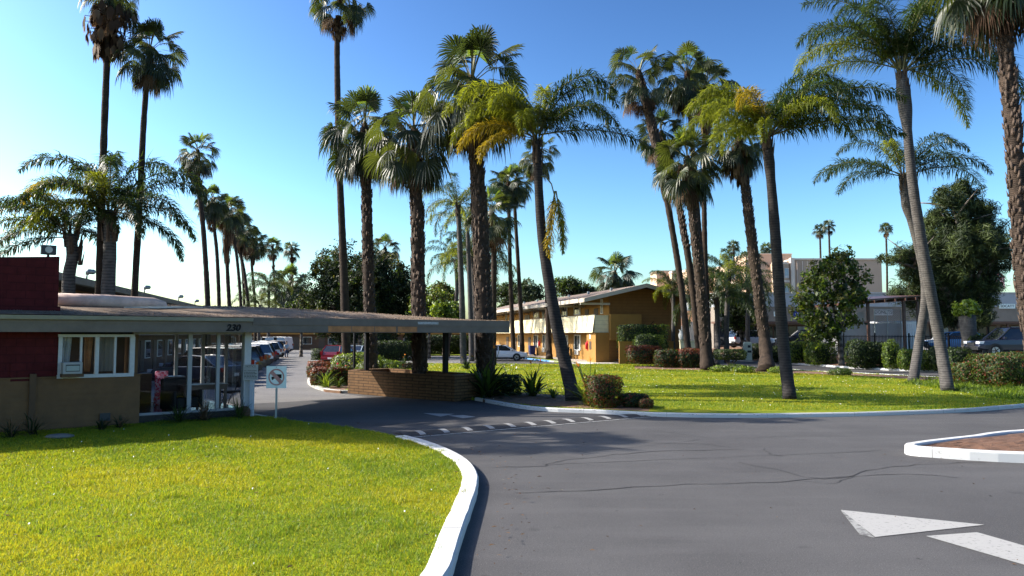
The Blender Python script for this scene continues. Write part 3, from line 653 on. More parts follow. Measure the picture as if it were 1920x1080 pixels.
def queen_palm(label, Y, path, rads, fr, L, base=None, seed=0, group='queen palms', nl=62, shaft=True, mesh=None, bark='tr_queen'):
    if base is None:
        a = P(*path[0], Y); base = Vector((a.x, Y, 0))
    b = Vector(base); t = thing('queen_palm', label, 'palm tree', base, 0, group)
    pts = [p-b for p in path3(path, Y, base)]
    trunk_mesh(pts, [(f_, r_*.88) for f_, r_ in rads], 14, seed, .03).build('trunk', M[bark], t, smooth=True)
    top = pts[-1]
    if shaft:    # sheath of old frond bases below the crown
        rng = random.Random(seed); mb = MB(); r = rads[-1][1]
        dv = (pts[-1]-pts[-3]).normalized()
        for k in range(22):
            az = rng.uniform(0,360); d = unit(az,0); s = unit(az+90,0); q = top - dv*rng.uniform(.1,1.1) + d*r*.9; h = rng.uniform(.3,.7)
            mb.add([q-s*.07, q+s*.07, q+UP*h+d*.10+s*.03, q+UP*h+d*.10-s*.03, q+d*.06+UP*.02], [(0,1,2,3),(0,4,1),(1,4,2),(4,3,2),(4,0,3)])
        mb.build('frond_bases', M['boot'], t)
    if mesh:
        c = bpy.data.objects.new('crown', mesh); C.objects.link(c); c.parent = t; c.location = top; c.scale = (L*1.25/3.4,)*3; c.rotation_euler = (0,0,R(seed*57))
    else:
        c = queen_crown_mesh(fr, L*1.32, seed, int(nl*2.4)).build('crown', QM(), t); c.location = top
    return t
def proto_queen(seed, n, nl, yel):
    o = queen_crown_mesh(auto_fronds(seed, n, yel), 3.4, seed, nl).build('crown', QM()); me = o.data; bpy.data.objects.remove(o); return me
QA, QB = proto_queen(5, 19, 115, .2), proto_queen(9, 17, 105, .08)
# slender tall ones at the left
TALL = [(0,.26),(.03,.22),(1,.15)]
fan_palm('very tall fan palm with long brown hanging skirt, rising behind the red wall', 24.8, [(186,560),(190,400),(197,200),(206,-5)], [(0,.2),(.05,.155),(1,.11)], (1,1.15,20), skirt=(1.08,1.9), seed=1, crown_at=(207,-32))
fan_palm('very tall fan palm with ragged round crown, just right of the brown skirted one', 25.3, [(252,560),(262,380),(270,220),(281,95)], [(0,.2),(.05,.14),(1,.10)], (0,1.15,75), seed=2, skirt=(.35,.6))
fan_palm('dark fan palm standing tallest in the row over the car park', 66, [(390,585),(382,440),(372,345),(371,285)], [(0,.36),(.1,.28),(1,.22)], (0,1.85,10), seed=3, skirt=(.8,3.4), group='row of dark fan palms over the car park')
for lab, Y, path, r, cr, sk, sd in (
    ('fan palm with bulging brown skirt, second in the row over the car park', 78, [(411,585),(407,480),(402,430),(398,375)], .24, (2,1.75,40), (.9,3.0), 4),
    ('fan palm with thick shaggy upper trunk, third in the row over the car park', 82, [(430,585),(427,520),(424,450),(427,392)], .26, (0,1.9,150), (.85,5.5), 5),
    ('leaning fan palm in the dense middle of the row over the car park', 92, [(452,585),(446,500),(438,440),(434,400)], .24, (2,2.0,200), (.8,3.4), 6),
    ('leaning fan palm crossing another trunk near its foot, over the car park', 98, [(466,585),(458,510),(447,455),(452,425)], .26, (0,2.2,260), (.9,3.2), 7),
    ('straight fan palm behind the crossed trunks of the row over the car park', 104, [(458,585),(456,520),(452,470),(462,440)], .24, (1,2.1,310), (.9,2.6), 8),
    ('fan palm with a shaggy knot halfway up its trunk, over the car park', 108, [(479,585),(474,520),(472,490),(474,452)], .25, (2,2.2,20), (.7,3.2), 9)):
    fan_palm(lab, Y, path, [(0,r+.05),(.1,r),(1,r*.85)], cr, skirt=sk, seed=sd, group='row of dark fan palms over the car park')
fan_palm('far thin fan palm with knobbly neck, left of the two beyond the car park', 150, [(517,585),(514,520),(511,462)], [(0,.36),(.6,.22),(1,.3)], (4,2.3,0), seed=10, boots=(.6,1,5), bootlen=.5, group='two far thin fan palms')
fan_palm('far thin fan palm, right of the two beyond the car park', 158, [(547,585),(548,520),(547,468)], [(0,.36),(.6,.22),(1,.3)], (4,2.2,90), seed=11, boots=(.6,1,5), bootlen=.5, group='two far thin fan palms')
fan_palm('broad low fan palm standing left of the dark ficus tree', 137, [(541,590),(541,545),(543,530)], [(0,.6),(1,.5)], (2,3.6,30), seed=12, group=None)
queen_palm('small grey green queen palm left of the broad low fan palm', 104, [(504,590),(504,550),(503,535)], [(0,.25),(1,.2)], None, 3.6, seed=3, mesh=QB, shaft=False, group='small far queen palms')
queen_palm('low bushy queen palm at the far end of the car park row', 100, [(486,595),(487,580),(488,572)], [(0,.25),(1,.2)], None, 3.4, seed=5, mesh=QA, shaft=False, group='small far queen palms')
# queen palms behind the office roof
queen_palm('queen palm with curved grey trunk nearest the red wall, behind the office roof', 24.6, [(128,600),(129,520),(136,480),(132,440)], [(0,.26),(.5,.24),(.8,.21),(1,.2)],
    [(175,50,.95,95,0),(195,35,1,90,0),(160,30,1,85,0),(185,12,.85,70,0),(215,50,.9,110,0),(150,62,1,100,0),(235,25,.9,90,1),(120,45,1,110,0),(60,60,.9,110,0),(20,40,.8,110,0),(260,55,.8,110,0),(330,30,.8,100,0),(200,-5,.8,60,0),(90,20,.9,90,0),(0,75,.9,110,0)], 2.45, seed=21, nl=66)
queen_palm('queen palm with wide grey trunk and yellow hanging frond, behind the office roof duct', 24.4, [(202,600),(203,540),(206,470),(204,395)], [(0,.27),(.6,.24),(1,.20)],
    [(150,62,1,120,0),(180,50,.9,115,1),(205,35,.75,105,2),(120,80,1,110,0),(60,75,1,115,0),(25,55,1.0,112,0),(5,42,1.0,95,0),(345,25,.95,100,0),(320,5,.85,90,0),(10,-8,.8,75,0),(285,50,.8,120,1),(250,45,.8,120,0),(215,10,.7,85,1),(90,45,1,110,0),(40,20,.9,95,0),(300,65,.9,125,0),(190,70,1,125,0),(165,25,.75,95,0)], 2.75, seed=22, nl=72)
# tall slender palm beside the driveway island
fan_palm('very tall slender fan palm left of the three shaggy canopy palms', 46, [(650,700),(645,520),(636,300),(632,110),(634,30)], [(0,.40),(.04,.33),(.5,.25),(1,.2)], (1,2.0,100), base=(-10.3,46,.1), seed=13, skirt=(.7,1.3), crown_at=(638,-10), group=None)
# the three stout shaggy palms by the canopy
BO = (.05,.97,46)
fan_palm('stout fan palm, leftmost of the three shaggy palms by the canopy', 36, [(697,690),(692,560),(688,400),(684,240)], [(0,.40),(.05,.33),(1,.27)], (2,2.05,15), base=(-6.8,36,.1), seed=14, boots=BO, bootlen=.15, group='three shaggy fan palms by the canopy', skirt=(.75,1.5))
fan_palm('stout fan palm rising from the brick planter, middle of the three shaggy palms', 31.6, [(787,690),(785,560),(782,400),(776,250)], [(0,.44),(.05,.36),(1,.27)], (2,1.95,130), base=(-3.9,31.6,.1), seed=15, boots=(.03,.97,60), bootlen=.17, group='three shaggy fan palms by the canopy', skirt=(.7,1.3))
fan_palm('tallest and thickest of the three shaggy palms, at the right end of the canopy', 30.2, [(911,690),(906,560),(899,400),(884,155)], [(0,.50),(.05,.42),(.6,.36),(1,.27)], (0,2.35,60), base=(-1.0,30.2,.1), seed=16, boots=(.03,.97,60), bootlen=.17, group='three shaggy fan palms by the canopy', skirt=(.75,1.6))
# leaning queen palm in front of the lawn
queen_palm('leaning queen palm by the driveway kerb with a golden frond hanging down its trunk', 28, [(1062,690),(1042,600),(1020,470),(1012,390),(1008,300),(1006,262)], [(0,.37),(.05,.30),(.5,.235),(.8,.185),(.86,.2),(1,.15)],
    [(175,55,.95,120,1),(200,62,.9,135,1),(165,40,.85,115,1),(215,45,.8,125,1),(190,25,.75,105,2),(230,60,.8,140,1),(150,70,.9,125,0),(185,78,.85,135,1),(250,35,.7,120,1),(205,8,.62,95,2),
     (10,68,1.0,125,0),(25,55,.95,110,0),(350,75,.95,130,0),(330,50,.8,130,0),(60,60,.9,110,0),(95,60,.9,115,1),(280,60,.7,140,1),(120,45,.85,110,0),(355,8,.98,45,0)], 3.5, base=G(1077,752,.1), seed=23, nl=78, bark='tr_queen_shade')
_q = [o for o in C.objects if o.name.startswith('queen_palm') and 'golden frond hanging' in o['label']][0]
mb = MB(); rr = random.Random(3); hb = _q.location
mb.tube([P(a_,b_,27.9)-hb for a_,b_ in ((1012,330),(1024,332),(1034,345),(1041,372),(1043,400))], [.035,.03,.026,.022,.02], 6, 3)
for az_, mi_, L_, dx in ((230,2,2.55,0),(-30,1,2.4,1),(200,2,2.5,-1),(20,2,2.3,2)): queen_frond(mb, P(1041+dx,358,27.9)-hb, az_, -80, L_, 7, rr, mi_, 95, .62)
mb.build('hanging_frond', QM(), _q, label='golden dying frond hanging down')
# queen palms and fan palms behind the canopy's right end
queen_palm('queen palm with straight pale foot on the lawn edge left of the white sedan', 62.4, [(869,670),(866,560),(861,430),(858,385)], [(0,.40),(.04,.33),(1,.22)],
    auto_fronds(31, 15, .4), 3.3, base=G(871,683,.1), seed=31, nl=50, group='queen palms behind the canopy end')
queen_palm('yellowish queen palm with arching fronds low behind the canopy end', 74, [(893,640),(889,560),(886,480)], [(0,.32),(1,.24)], None, 4.0, seed=2, mesh=QA, group='queen palms behind the canopy end')
queen_palm('short queen palm low beside the thick canopy palm, nearest the dark trees', 80, [(916,640),(905,560),(902,505)], [(0,.32),(1,.24)], None, 3.9, seed=4, mesh=QB, group='queen palms behind the canopy end')
queen_palm('queen palm with its fronds left of the straight one, above the bright green shrubs', 84, [(840,640),(856,560),(854,490)], [(0,.3),(1,.22)], None, 3.6, seed=6, mesh=QA, group='queen palms behind the canopy end')
queen_palm('tall thin queen palm touching the thick canopy palm on its left side', 70, [(884,640),(880,520),(876,415)], [(0,.3),(1,.2)], None, 3.3, seed=7, mesh=QB, group='queen palms behind the canopy end')
fan_palm('fan palm with grey drooping fronds half hidden behind the thick canopy palm', 58, [(925,640),(926,500),(925,420),(922,400)], [(0,.28),(1,.22)], (1,2.3,220), seed=17, skirt=(.8,2.2), group=None)
fan_palm('slim fan palm, left of the two in front of the motel balcony', 76, [(962,640),(957,520),(954,380),(953,345)], [(0,.34),(.08,.27),(1,.2)], (2,2.0,50), base=G(963,672,.1), seed=18, group='two slim fan palms before the balcony', skirt=(.6,1.2))
fan_palm('slim fan palm, right of the two in front of the motel balcony', 79, [(979,640),(973,520),(965,380),(968,338)], [(0,.34),(.08,.27),(1,.2)], (0,2.0,120), base=(1.0,79,.1), seed=19, group='two slim fan palms before the balcony', skirt=(.6,1.2))
fan_palm('dark trunked fan palm before the motel windows, just left of the leaning queen palm', 74, [(1029,640),(1025,520),(1017,400),(1010,290)], [(0,.42),(.06,.33),(1,.24)], (0,2.0,10), base=G(1030,673.5,.1), seed=20, group=None)
fan_palm('broad dark fan palm standing behind the motel roof', 100, [(1152,600),(1153,545),(1153,512)], [(0,.5),(1,.4)], (2,3.0,70), seed=24, group=None)
fan_palm('blue grey fan palm above the dark ficus tree', 105, [(723,600),(722,500),(722,466)], [(0,.4),(1,.35)], (1,2.3,140), seed=25, group=None, skirt=(1.3,2.6))
# the cluster right of the motel
GC = 'cluster of fan palms right of the motel'
fan_palm('leaning fan palm with thick brown neck, leftmost of the cluster beside the motel gable', 56, [(1291,660),(1275,520),(1246,350),(1222,235),(1198,138)], [(0,.36),(.05,.28),(.55,.27),(.6,.42),(.85,.42),(1,.3)], (3,2.45,30), base=(13.6,56,.1), seed=26, group=GC, boots=(.58,.97,40), bootlen=.2)
fan_palm('shorter half hidden fan palm of the cluster, its fronds hanging left', 58, [(1311,660),(1296,520),(1270,370),(1240,250)], [(0,.36),(.05,.3),(.6,.3),(1,.28)], (1,2.0,80), base=(14.8,58,.1), seed=27, group=GC, boots=(.5,.97,40), bootlen=.2, skirt=(.7,2.6))
fan_palm('fan palm with white painted foot and shaggy trunk, lowest crown of the cluster', 51, [(1322,640),(1312,520),(1299,400),(1289,300)], [(0,.55),(.06,.48),(.2,.42),(1,.34)], (2,2.45,200), base=G(1325,694,.1), seed=28, group=GC, boots=(.12,.97,40), bootlen=.17, skirt=(.9,1.6))
fan_palm('slender dark fan palm with the middle top crown of the cluster', 57, [(1326,640),(1316,500),(1300,300),(1288,140)], [(0,.32),(.06,.25),(1,.2)], (0,2.35,300), base=(15.2,57,.1), seed=29, group=GC, skirt=(.9,2.2))
fan_palm('slender fan palm with brown skirted right top crown of the cluster', 60, [(1329,640),(1322,480),(1320,300),(1324,160)], [(0,.32),(.06,.26),(1,.22)], (2,2.3,250), base=(15.9,60,.1), seed=30, group=GC, skirt=(1.0,3.8))
fan_palm('fan palm with flared foot and long brown skirt behind the yellow queen fronds', 50, [(1434,640),(1421,540),(1407,430),(1395,330),(1384,262)], [(0,.80),(.02,.66),(.07,.50),(.2,.44),(1,.34)], (0,2.0,170), base=G(1438,697,.1), seed=32, group=None, boots=(.2,.97,46), bootlen=.17, skirt=(1.1,2.9))
# right-hand queen palms
queen_palm('queen palm on the open lawn, half its fronds yellow and half dark', 29, [(1468,640),(1458,500),(1449,380),(1441,290),(1438,255)], [(0,.29),(.05,.265),(.7,.225),(.84,.2),(.9,.25),(1,.17)],
    [(175,60,.85,125,1),(195,45,.75,120,1),(160,40,.8,110,1),(215,35,.75,120,1),(235,55,.75,135,2),(180,75,.8,125,1),(140,65,.9,115,0),(250,20,.6,110,1),(120,40,.8,105,1),(205,10,.6,90,1),(10,45,1.05,78,0),(350,38,1.15,75,0),(355,60,1.0,100,0),(25,32,1.1,72,0),(335,30,1.0,85,0),(320,60,.85,125,0),(40,62,.95,105,0),(75,60,.9,110,0),(5,78,.95,120,0),(300,40,.8,120,1),(345,15,1.05,55,0)], 3.6, base=G(1481,749,.1), seed=33, nl=82, bark='tr_queen_shade')
queen_palm('tall curved queen palm whose crown reaches past the top of the picture', 33, [(1762,640),(1736,500),(1712,350),(1699,220),(1690,135)], [(0,.31),(.04,.28),(.6,.24),(.82,.22),(.88,.33),(.95,.33),(1,.22)],
    [(178,38,1.0,110,1),(190,55,1.0,120,0),(165,60,1.0,110,0),(170,20,.9,95,1),(205,70,.9,120,0),(150,75,1.1,90,0),(2,42,1.1,115,0),(15,55,1.1,100,0),(350,30,1.05,118,0),(330,10,1.0,95,0),(25,25,1.0,105,0),(345,65,1.1,100,0),(60,60,1,100,0),(90,70,1.1,90,0),(120,60,1,100,0),(285,75,1,110,0),(310,45,.9,115,0),(0,82,1.2,70,0),(5,-12,.8,70,1),(230,72,.9,130,0),(35,75,1.1,90,0),(320,78,1.1,100,0)], 4.2, base=G(1777,733,.1), seed=34, nl=82)
queen_palm('queen palm with kinked pale trunk left of the tall curved one', 39, [(1722,650),(1735,560),(1728,490),(1705,400),(1697,360),(1694,330)], [(0,.33),(.04,.28),(.6,.24),(.8,.22),(.86,.34),(1,.2)],
    [(180,22,1.1,75,0),(192,10,.95,70,0),(165,35,.9,95,0),(150,65,.9,110,0),(5,20,1.1,68,0),(15,40,1.0,90,0),(350,30,.95,90,0),(110,75,1,90,0),(60,60,.9,105,0),(290,65,.8,120,0),(220,60,.8,125,1),(330,60,.8,115,0),(175,82,1,90,0)], 3.6, base=G(1712,717,.1), seed=35, nl=66)
queen_palm('small queen palm with pale slim trunk behind the palm cluster', 62, [(1345,640),(1345,600),(1343,560)], [(0,.28),(1,.22)], None, 3.6, base=G(1345,686,.1), seed=7, mesh=QA, group='queen palms behind the cluster')
queen_palm('darker queen palm with wide feathery fronds before the beige hotel', 66, [(1362,620),(1364,560),(1366,515)], [(0,.28),(1,.22)], None, 4.0, seed=8, mesh=QB, group='queen palms behind the cluster')
queen_palm('queen palm with fresh yellow fronds beside the motel gable', 63, [(1262,620),(1263,590),(1262,545)], [(0,.2),(1,.18)], None, 2.6, seed=9, mesh=QA, group='queen palms behind the cluster')
queen_palm('drooping dark queen palm low over the parked silver car', 72, [(1402,620),(1402,580),(1402,548)], [(0,.26),(1,.2)], None, 3.9, seed=3, mesh=QB, group='queen palms behind the cluster')
fan_palm('huge shaggy trunked fan palm filling the top right corner', 22, [(1925,560),(1912,420),(1900,250),(1888,120),(1876,-95)], [(0,.34),(.04,.27),(1,.22)], (2,2.1,140), base=(15.6,22,.1), seed=36, boots=(.03,.97,60), bootlen=.15, group=None, skirt=(.6,1.0))
for k, (x, y, Y) in enumerate(((1537,430,210),(1554,423,205),(1661,428,215),(1437,466,190),(1375,462,190))):
    fan_palm(('tiny distant fan palm above the hotel roof, left of the close pair','tiny distant fan palm above the hotel roof, right of the close pair','tiny distant fan palm just left of the pine crown','tiny distant fan palm over the hotel roof plant room','tiny distant fan palm left of the flared foot palm')[k], Y, [(x+3,600),(x+2,500),(x,y)], [(0,.4),(1,.28)], (4,2.1,k*60), seed=40+k, group='tiny distant fan palms')

fan_palm('fan palm past the left end of the office, its crown shading the driveway', 20.4, [(-300,600),(-290,300),(-285,-30)], [(0,.25),(.05,.2),(1,.15)], (2,2.5,30), seed=45, group=None, skirt=(1.2,2.0))
# ------------------------------------------------------------------ trees, hedges, shrubs
def leafcloud(name, blobs, n, size, mats, wts, seed, parent=None, asp=.5, shell=.6, clump=None, up=.25):
    """leaf-sized faces spread through ellipsoid blobs [(c, r)]; clump=(count per unit, radius) gathers leaves in tufts"""
    rs = np.random.RandomState(seed)
    Cc = np.array([b[0] for b in blobs], float); Rr = np.array([b[1] if hasattr(b[1],'__len__') else (b[1],)*3 for b in blobs], float)
    wt = (Rr.prod(1))**(2/3); wt /= wt.sum()
    def pts(k):
        i = rs.choice(len(blobs), k, p=wt); d = rs.randn(k,3); d /= np.linalg.norm(d,axis=1)[:,None]
        r = shell + (1-shell)*rs.rand(k); r *= (.85+.3*rs.rand(k))
        return Cc[i]+d*Rr[i]*r[:,None], d
    mi = None
    if clump:
        K, cr = clump; cp, cd = pts(K); j = rs.randint(0,K,n)
        off = rs.randn(n,3); off /= np.linalg.norm(off,axis=1)[:,None]; rr = cr*rs.rand(n)**.5*(.6+.8*rs.rand(K))[j]
        p = cp[j]+off*rr[:,None]; d = off*.7+cd[j]*.5; cm = rs.choice(len(mats), K, p=wts); mi = cm[j]; sw = rs.rand(n) < .2; mi[sw] = rs.choice(len(mats), sw.sum(), p=wts)
    else:
        p, d = pts(n); mi = rs.choice(len(mats), n, p=wts)
    nr = d + rs.randn(n,3)*.75 + np.array([0,0,up]); nr /= np.linalg.norm(nr,axis=1)[:,None]
    t = np.cross(nr, rs.randn(n,3)); t /= np.linalg.norm(t,axis=1)[:,None]; b = np.cross(nr,t)
    s = (size*(.55+.9*rs.rand(n)))[:,None]
    V = np.empty((n*4,3)); V[0::4] = p-t*s; V[1::4] = p+b*s*asp; V[2::4] = p+t*s; V[3::4] = p-b*s*asp
    V[:,2] = np.maximum(V[:,2], .02)
    return npmesh(name, V, np.arange(n*4).reshape(n,4), mats, mi, parent)
def boxcloud(name, hx, hy, z0, z1, n, size, mats, wts, seed, parent, rnd=.25, topmat=None):
    """clipped hedge: leaves on and just inside a rounded block"""
    rs = np.random.RandomState(seed); hz_ = (z1-z0)/2
    d = rs.uniform(-1,1,(n,3)); ax = rs.choice(3, n, p=np.array([hy*hz_,hx*hz_,hx*hy])/(hy*hz_+hx*hz_+hx*hy)); sg = rs.choice([-1,1],n); d[np.arange(n),ax] = sg
    sp = d/np.linalg.norm(d,axis=1)[:,None]*1.25; q = d*(1-rnd)+sp*rnd; q *= (1-.18*rs.rand(n)**2)[:,None]
    lump = 1+.04*np.sin(d[:,0]*5+seed)+.04*np.sin(d[:,1]*6+2*seed)+.03*rs.randn(n)
    p = q*lump[:,None]*np.array([hx,hy,hz_])+np.array([0,0,(z0+z1)/2])
    nr = d+rs.randn(n,3)*.6; nr /= np.linalg.norm(nr,axis=1)[:,None]; t = np.cross(nr,rs.randn(n,3)); t /= np.linalg.norm(t,axis=1)[:,None]; b = np.cross(nr,t)
    s = (size*(.5+.9*rs.rand(n)))[:,None]; V = np.empty((n*4,3)); V[0::4]=p-t*s; V[1::4]=p+b*s*.55; V[2::4]=p+t*s; V[3::4]=p-b*s*.55
    V[:,2] = np.maximum(V[:,2], .01)
    mi = rs.choice(len(mats), n, p=wts)
    if topmat is not None: k = (p[:,2] > z1-.25*(z1-z0)) & (rs.rand(n) < .75); mi[k] = topmat
    return npmesh(name, V, np.arange(n*4).reshape(n,4), mats, mi, parent)
def branches(mb, base, tips, r0, rng, sub=3):
    for tp in tips:
        a = Vector(base); b = Vector(tp); m = a.lerp(b,.5)+Vector((rng.uniform(-.3,.3),rng.uniform(-.3,.3),.15*(b-a).length))
        mb.tube([a, a.lerp(m,.6), m, b], [r0*.7, r0*.55, r0*.42, r0*.12], 6)
        for k in range(sub):
            q = m.lerp(b, rng.uniform(.1,.8)); e = q+Vector((rng.uniform(-1,1),rng.uniform(-1,1),rng.uniform(.1,1.0)))*(b-a).length*.35
            mb.tube([q, q.lerp(e,.5)+Vector((0,0,.1)), e], [r0*.26, r0*.16, r0*.05], 5)
def tree(name, label, base, blobs, n, size, mats, wts, seed, r0, fork, tips=None, clump=None, asp=.5, shell=.55, group=None, cat='tree', twigs=0):
    """blobs in world metres relative to the base"""
    t = thing(name, label, cat, base, 0, group); rng = random.Random(seed); mb = MB()
    fk = Vector(fork); mb.tube([(0,0,-.1), (0,0,.15*fk.z), fk*.5, fk], [r0*1.35, r0*1.05, r0*.9, r0*.8], 9)
    branches(mb, fk, tips or [b[0] for b in blobs], r0*.8, rng)
    mb.build('trunk', M['tr_tree'], t, smooth=True)
    leafcloud('crown', blobs, n, size, mats, wts, seed, t, asp, shell, clump)
    if twigs:
        mb = MB()
        for k in range(twigs):
            b = blobs[rng.randrange(len(blobs))]; rr = b[1] if not hasattr(b[1],'__len__') else b[1][2]
            q = Vector(b[0])+Vector((rng.uniform(-.5,.5)*rr, rng.uniform(-.5,.5)*rr, rr*.8))
            e = q+Vector((rng.uniform(-.6,.6), rng.uniform(-.6,.6), rng.uniform(.9,2.0)))*rr*.35
            mb.tube([q, q.lerp(e,.6), e], [.035,.025,.012], 4)
            for j in range(3): f = q.lerp(e, rng.uniform(.3,.9)); mb.tube([f, f+Vector((rng.uniform(-.4,.4),rng.uniform(-.4,.4),rng.uniform(.1,.4)))*rr*.3], [.02,.01], 4)
        tag(mb.build('bare_twigs', M['tr_tree'], t), kind='stuff')
    return t
LD, LM, LB, LO = M['lf_dk'], M['lf_md'], M['lf_br'], M['lf_ol']
rb = random.Random(77)
def blobset(spec, base, Y):
    """(px, py, r metres, dy) blobs at depth Y -> local"""
    return [(tuple(P(a,b,Y+c[1] if hasattr(c,'__len__') else Y)-Vector(base)), c[0] if hasattr(c,'__len__') else c) for a,b,c in spec]
# dark ficus beyond the canopy
b = Vector((-16.5,82,0))
sp = [(600,545,(2.4,0)),(620,500,(2.0,1)),(650,482,(1.7,0)),(655,530,(2.8,-1)),(700,500,(2.0,0)),(690,545,(3.0,-1.5)),(735,510,(1.9,0)),(740,550,(2.5,-.5)),(758,535,(1.6,0)),(590,570,(1.8,0)),(620,575,(2.2,-1)),(670,585,(2.6,-1)),(730,585,(2.3,0)),(635,515,(2,2)),(720,525,(2.2,2)),(765,570,(1.5,0)),(700,600,(2.4,1)),(610,600,(2,1)),(755,610,(1.8,1)),(650,610,(2.2,1))]
tree('ficus_tree', 'large dark rounded ficus tree beyond the canopy with bare twigs on top', b, blobset(sp,b,82), 70000, .14, [LD,LM,LO], [.82,.11,.07], 3, .45, (0,0,2.6), clump=(1100,.7), twigs=16)
for px,py,r,Y,lab,mats,wts in ((566,585,1.7,84,'small dark bushy tree at the left foot of the ficus',[LD,LM],[.75,.25]),
     (805,575,2.0,78,'bright green bushy tree right of the ficus, above the canopy roof',[LM,LB,LO],[.4,.35,.25]),
     (833,558,1.6,86,'airy olive green tree behind the bright bushy one',[LO,LM,LB],[.4,.35,.25]),
     (1392,588,2.5,75,'dark dense tree behind the flared foot palm, before the shops',[LD,LM],[.85,.15]),
     (838,590,1.3,72,'low yellow green shrub showing just above the canopy roof',[LB,LM],[.7,.3])):
    q = P(px,py,Y); b = Vector((q.x,Y,0)); zc = q.z
    bl = [((rb.uniform(-.6,.6)*r, rb.uniform(-.4,.4)*r, zc+rb.uniform(-.5,.6)*r), r*rb.uniform(.45,.75)) for _ in range(9)]
    tree('bushy_tree', lab, b, bl, 6500, .15, mats, wts, int(px), .18, (0,0,max(.6,zc-r*1.3)), clump=(260,.42))
for px,py,rx,rz_,Y,lab,mats,wts in ((950,555,3.0,3.2,120,'dark feathery tree behind the left end of the motel roof',[LD,LM],[.7,.3]),
     (990,550,2.6,2.4,116,'grey green tree behind the motel roof between slim palm trunks',[M['lf_far'],LD],[.5,.5]),
     (1075,545,3.2,2.2,112,'round topped green tree behind the middle of the motel roof',[LM,LD],[.5,.5]),
     (1120,552,2.6,1.4,118,'low hazy tree behind the motel roof, left of the broad fan palm',[M['lf_far'],LM],[.6,.4])):
    q = P(px,py,Y); b = Vector((q.x,Y,0))
    bl = [((rb.uniform(-.7,.7)*rx, rb.uniform(-.4,.4)*rx, q.z+rb.uniform(-.6,.5)*rz_), (rx*.5,rx*.5,rz_*rb.uniform(.4,.6))) for _ in range(10)]
    tree('background_tree', lab, b, bl, 5200, .2, mats, wts, int(px)+1, .25, (0,0,q.z-rz_*1.2), clump=(220,.6), group='trees behind the motel')
# broadleaf tree on the kerb strip at the right
b = G(1578,686,.1); Y = b.y
sp = [(1555,500,(1.35,0)),(1590,515,(1.4,.4)),(1525,545,(1.5,-.3)),(1575,560,(1.4,-.6)),(1605,555,(1.1,.2)),(1515,590,(1.4,-.4)),(1545,605,(1.3,-.8)),(1580,480,(.8,.1)),(1530,515,(1.0,.3)),(1520,630,(.9,-.5)),(1560,625,(1.0,-.4)),(1612,530,(.9,0)),(1500,565,(.8,0)),(1590,600,(.9,.4))]
tree('broadleaf_tree', 'broad leaved tree with glossy leaves growing from the soil strip before the iron fence', b, blobset(sp,b,Y), 7200, .15, [LM,LO,LD,LB], [.42,.22,.18,.18], 8, .20, tuple(P(1574,625,Y)-b), clump=(420,.42), asp=.55, shell=.35)
# big pine
b = Vector((P(1800,640,66).x,66,0)); sp = []
rp = random.Random(12)
for px,py,r in ((1785,400,2.0),(1820,420,2.2),(1760,430,2.0),(1800,470,2.6),(1840,460,2.2),(1735,480,1.8),(1770,500,2.5),(1830,520,2.5),(1865,440,1.2),(1870,490,1.3),(1745,530,2.2),(1800,555,2.4),(1850,550,1.5),(1710,510,1.3),(1700,480,1.0),(1690,555,1.2),(1665,485,.7),(1720,560,1.6),(1780,365,1.2),(1815,375,1.3),(1845,395,1.0),(1800,350,.8),(1780,585,1.7),(1830,590,1.5),(1885,470,.7)):
    sp.append((px,py,(r*.88,rp.uniform(-1.5,1.5))))
tree('pine_tree', 'big dense pine with puffy needle clumps behind the iron fence', b, blobset(sp,b,66), 100000, .24, [M['lf_pine'],M['lf_pined']], [.42,.58], 13, .55, tuple(P(1806,590,66)-b), clump=(1000,.60), asp=.12, shell=.5)
# pollarded trunk with fresh shoots
b = Vector((P(1818,690,50).x,50,0)); t = thing('pollarded_tree', 'cut back grey tree trunk with a tuft of fresh bright shoots on top', 'tree', b)
zt = P(1815,590,50).z
MB().tube([(0,0,-.1),(0,0,.8),(.05,0,zt*.6),(-.05,0,zt-.1),(-.05,0,zt)], [.62,.5,.46,.52,.40], 14).build('trunk', M['tr_queen'], t, smooth=True)
leafcloud('crown', [((-.05,0,zt+.35),(.75,.7,.55)),((.3,0,zt+.5),.35),((-.4,.1,zt+.3),.35)], 1500, .11, [LB,LM], [.8,.2], 4, t, clump=(60,.25))
leafcloud('side_shoots', [((.4,-.5,1.6),(1.0,.5,1.0)),((1.0,-.4,1.1),(.7,.4,.8))], 2600, .10, [LD,LM], [.75,.25], 5, t, clump=(90,.3))
# hedges: (px centre, base y, width m, depth m, height m, label, mats, wts, topmat)
RT = [LM,LD,M['lf_rd'],LO]
def hedge(px, py, wx, wy, h, label, mats, wts, n, size=.05, rz=0, group=None, top=None, rnd=.25, z0=.03, Y=None, kind='hedge', stem=True):
    p = G(px,py,.1) if Y is None else Vector((P(px,py,Y).x, Y, 0))
    t = thing(kind, label, 'hedge' if kind == 'hedge' else 'shrub', p, rz, group)
    boxcloud('foliage', wx/2, wy/2, z0, h, n, size, mats, wts, int(px), t, rnd, top)
    mb = MB(); rng = random.Random(int(px))
    for k in range(max(3,int(wx*3))):
        q = (rng.uniform(-.35,.35)*wx, rng.uniform(-.3,.3)*wy); mb.tube([(q[0]*.6,q[1]*.6,-.05),(q[0],q[1],h*.5),(q[0]*1.2,q[1]*1.2,h*.85)], [.03,.02,.01], 5)
    mb.build('stem', M['tr_tree'], t)
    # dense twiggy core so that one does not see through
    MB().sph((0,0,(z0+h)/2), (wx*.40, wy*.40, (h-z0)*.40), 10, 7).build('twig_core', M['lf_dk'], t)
    return t
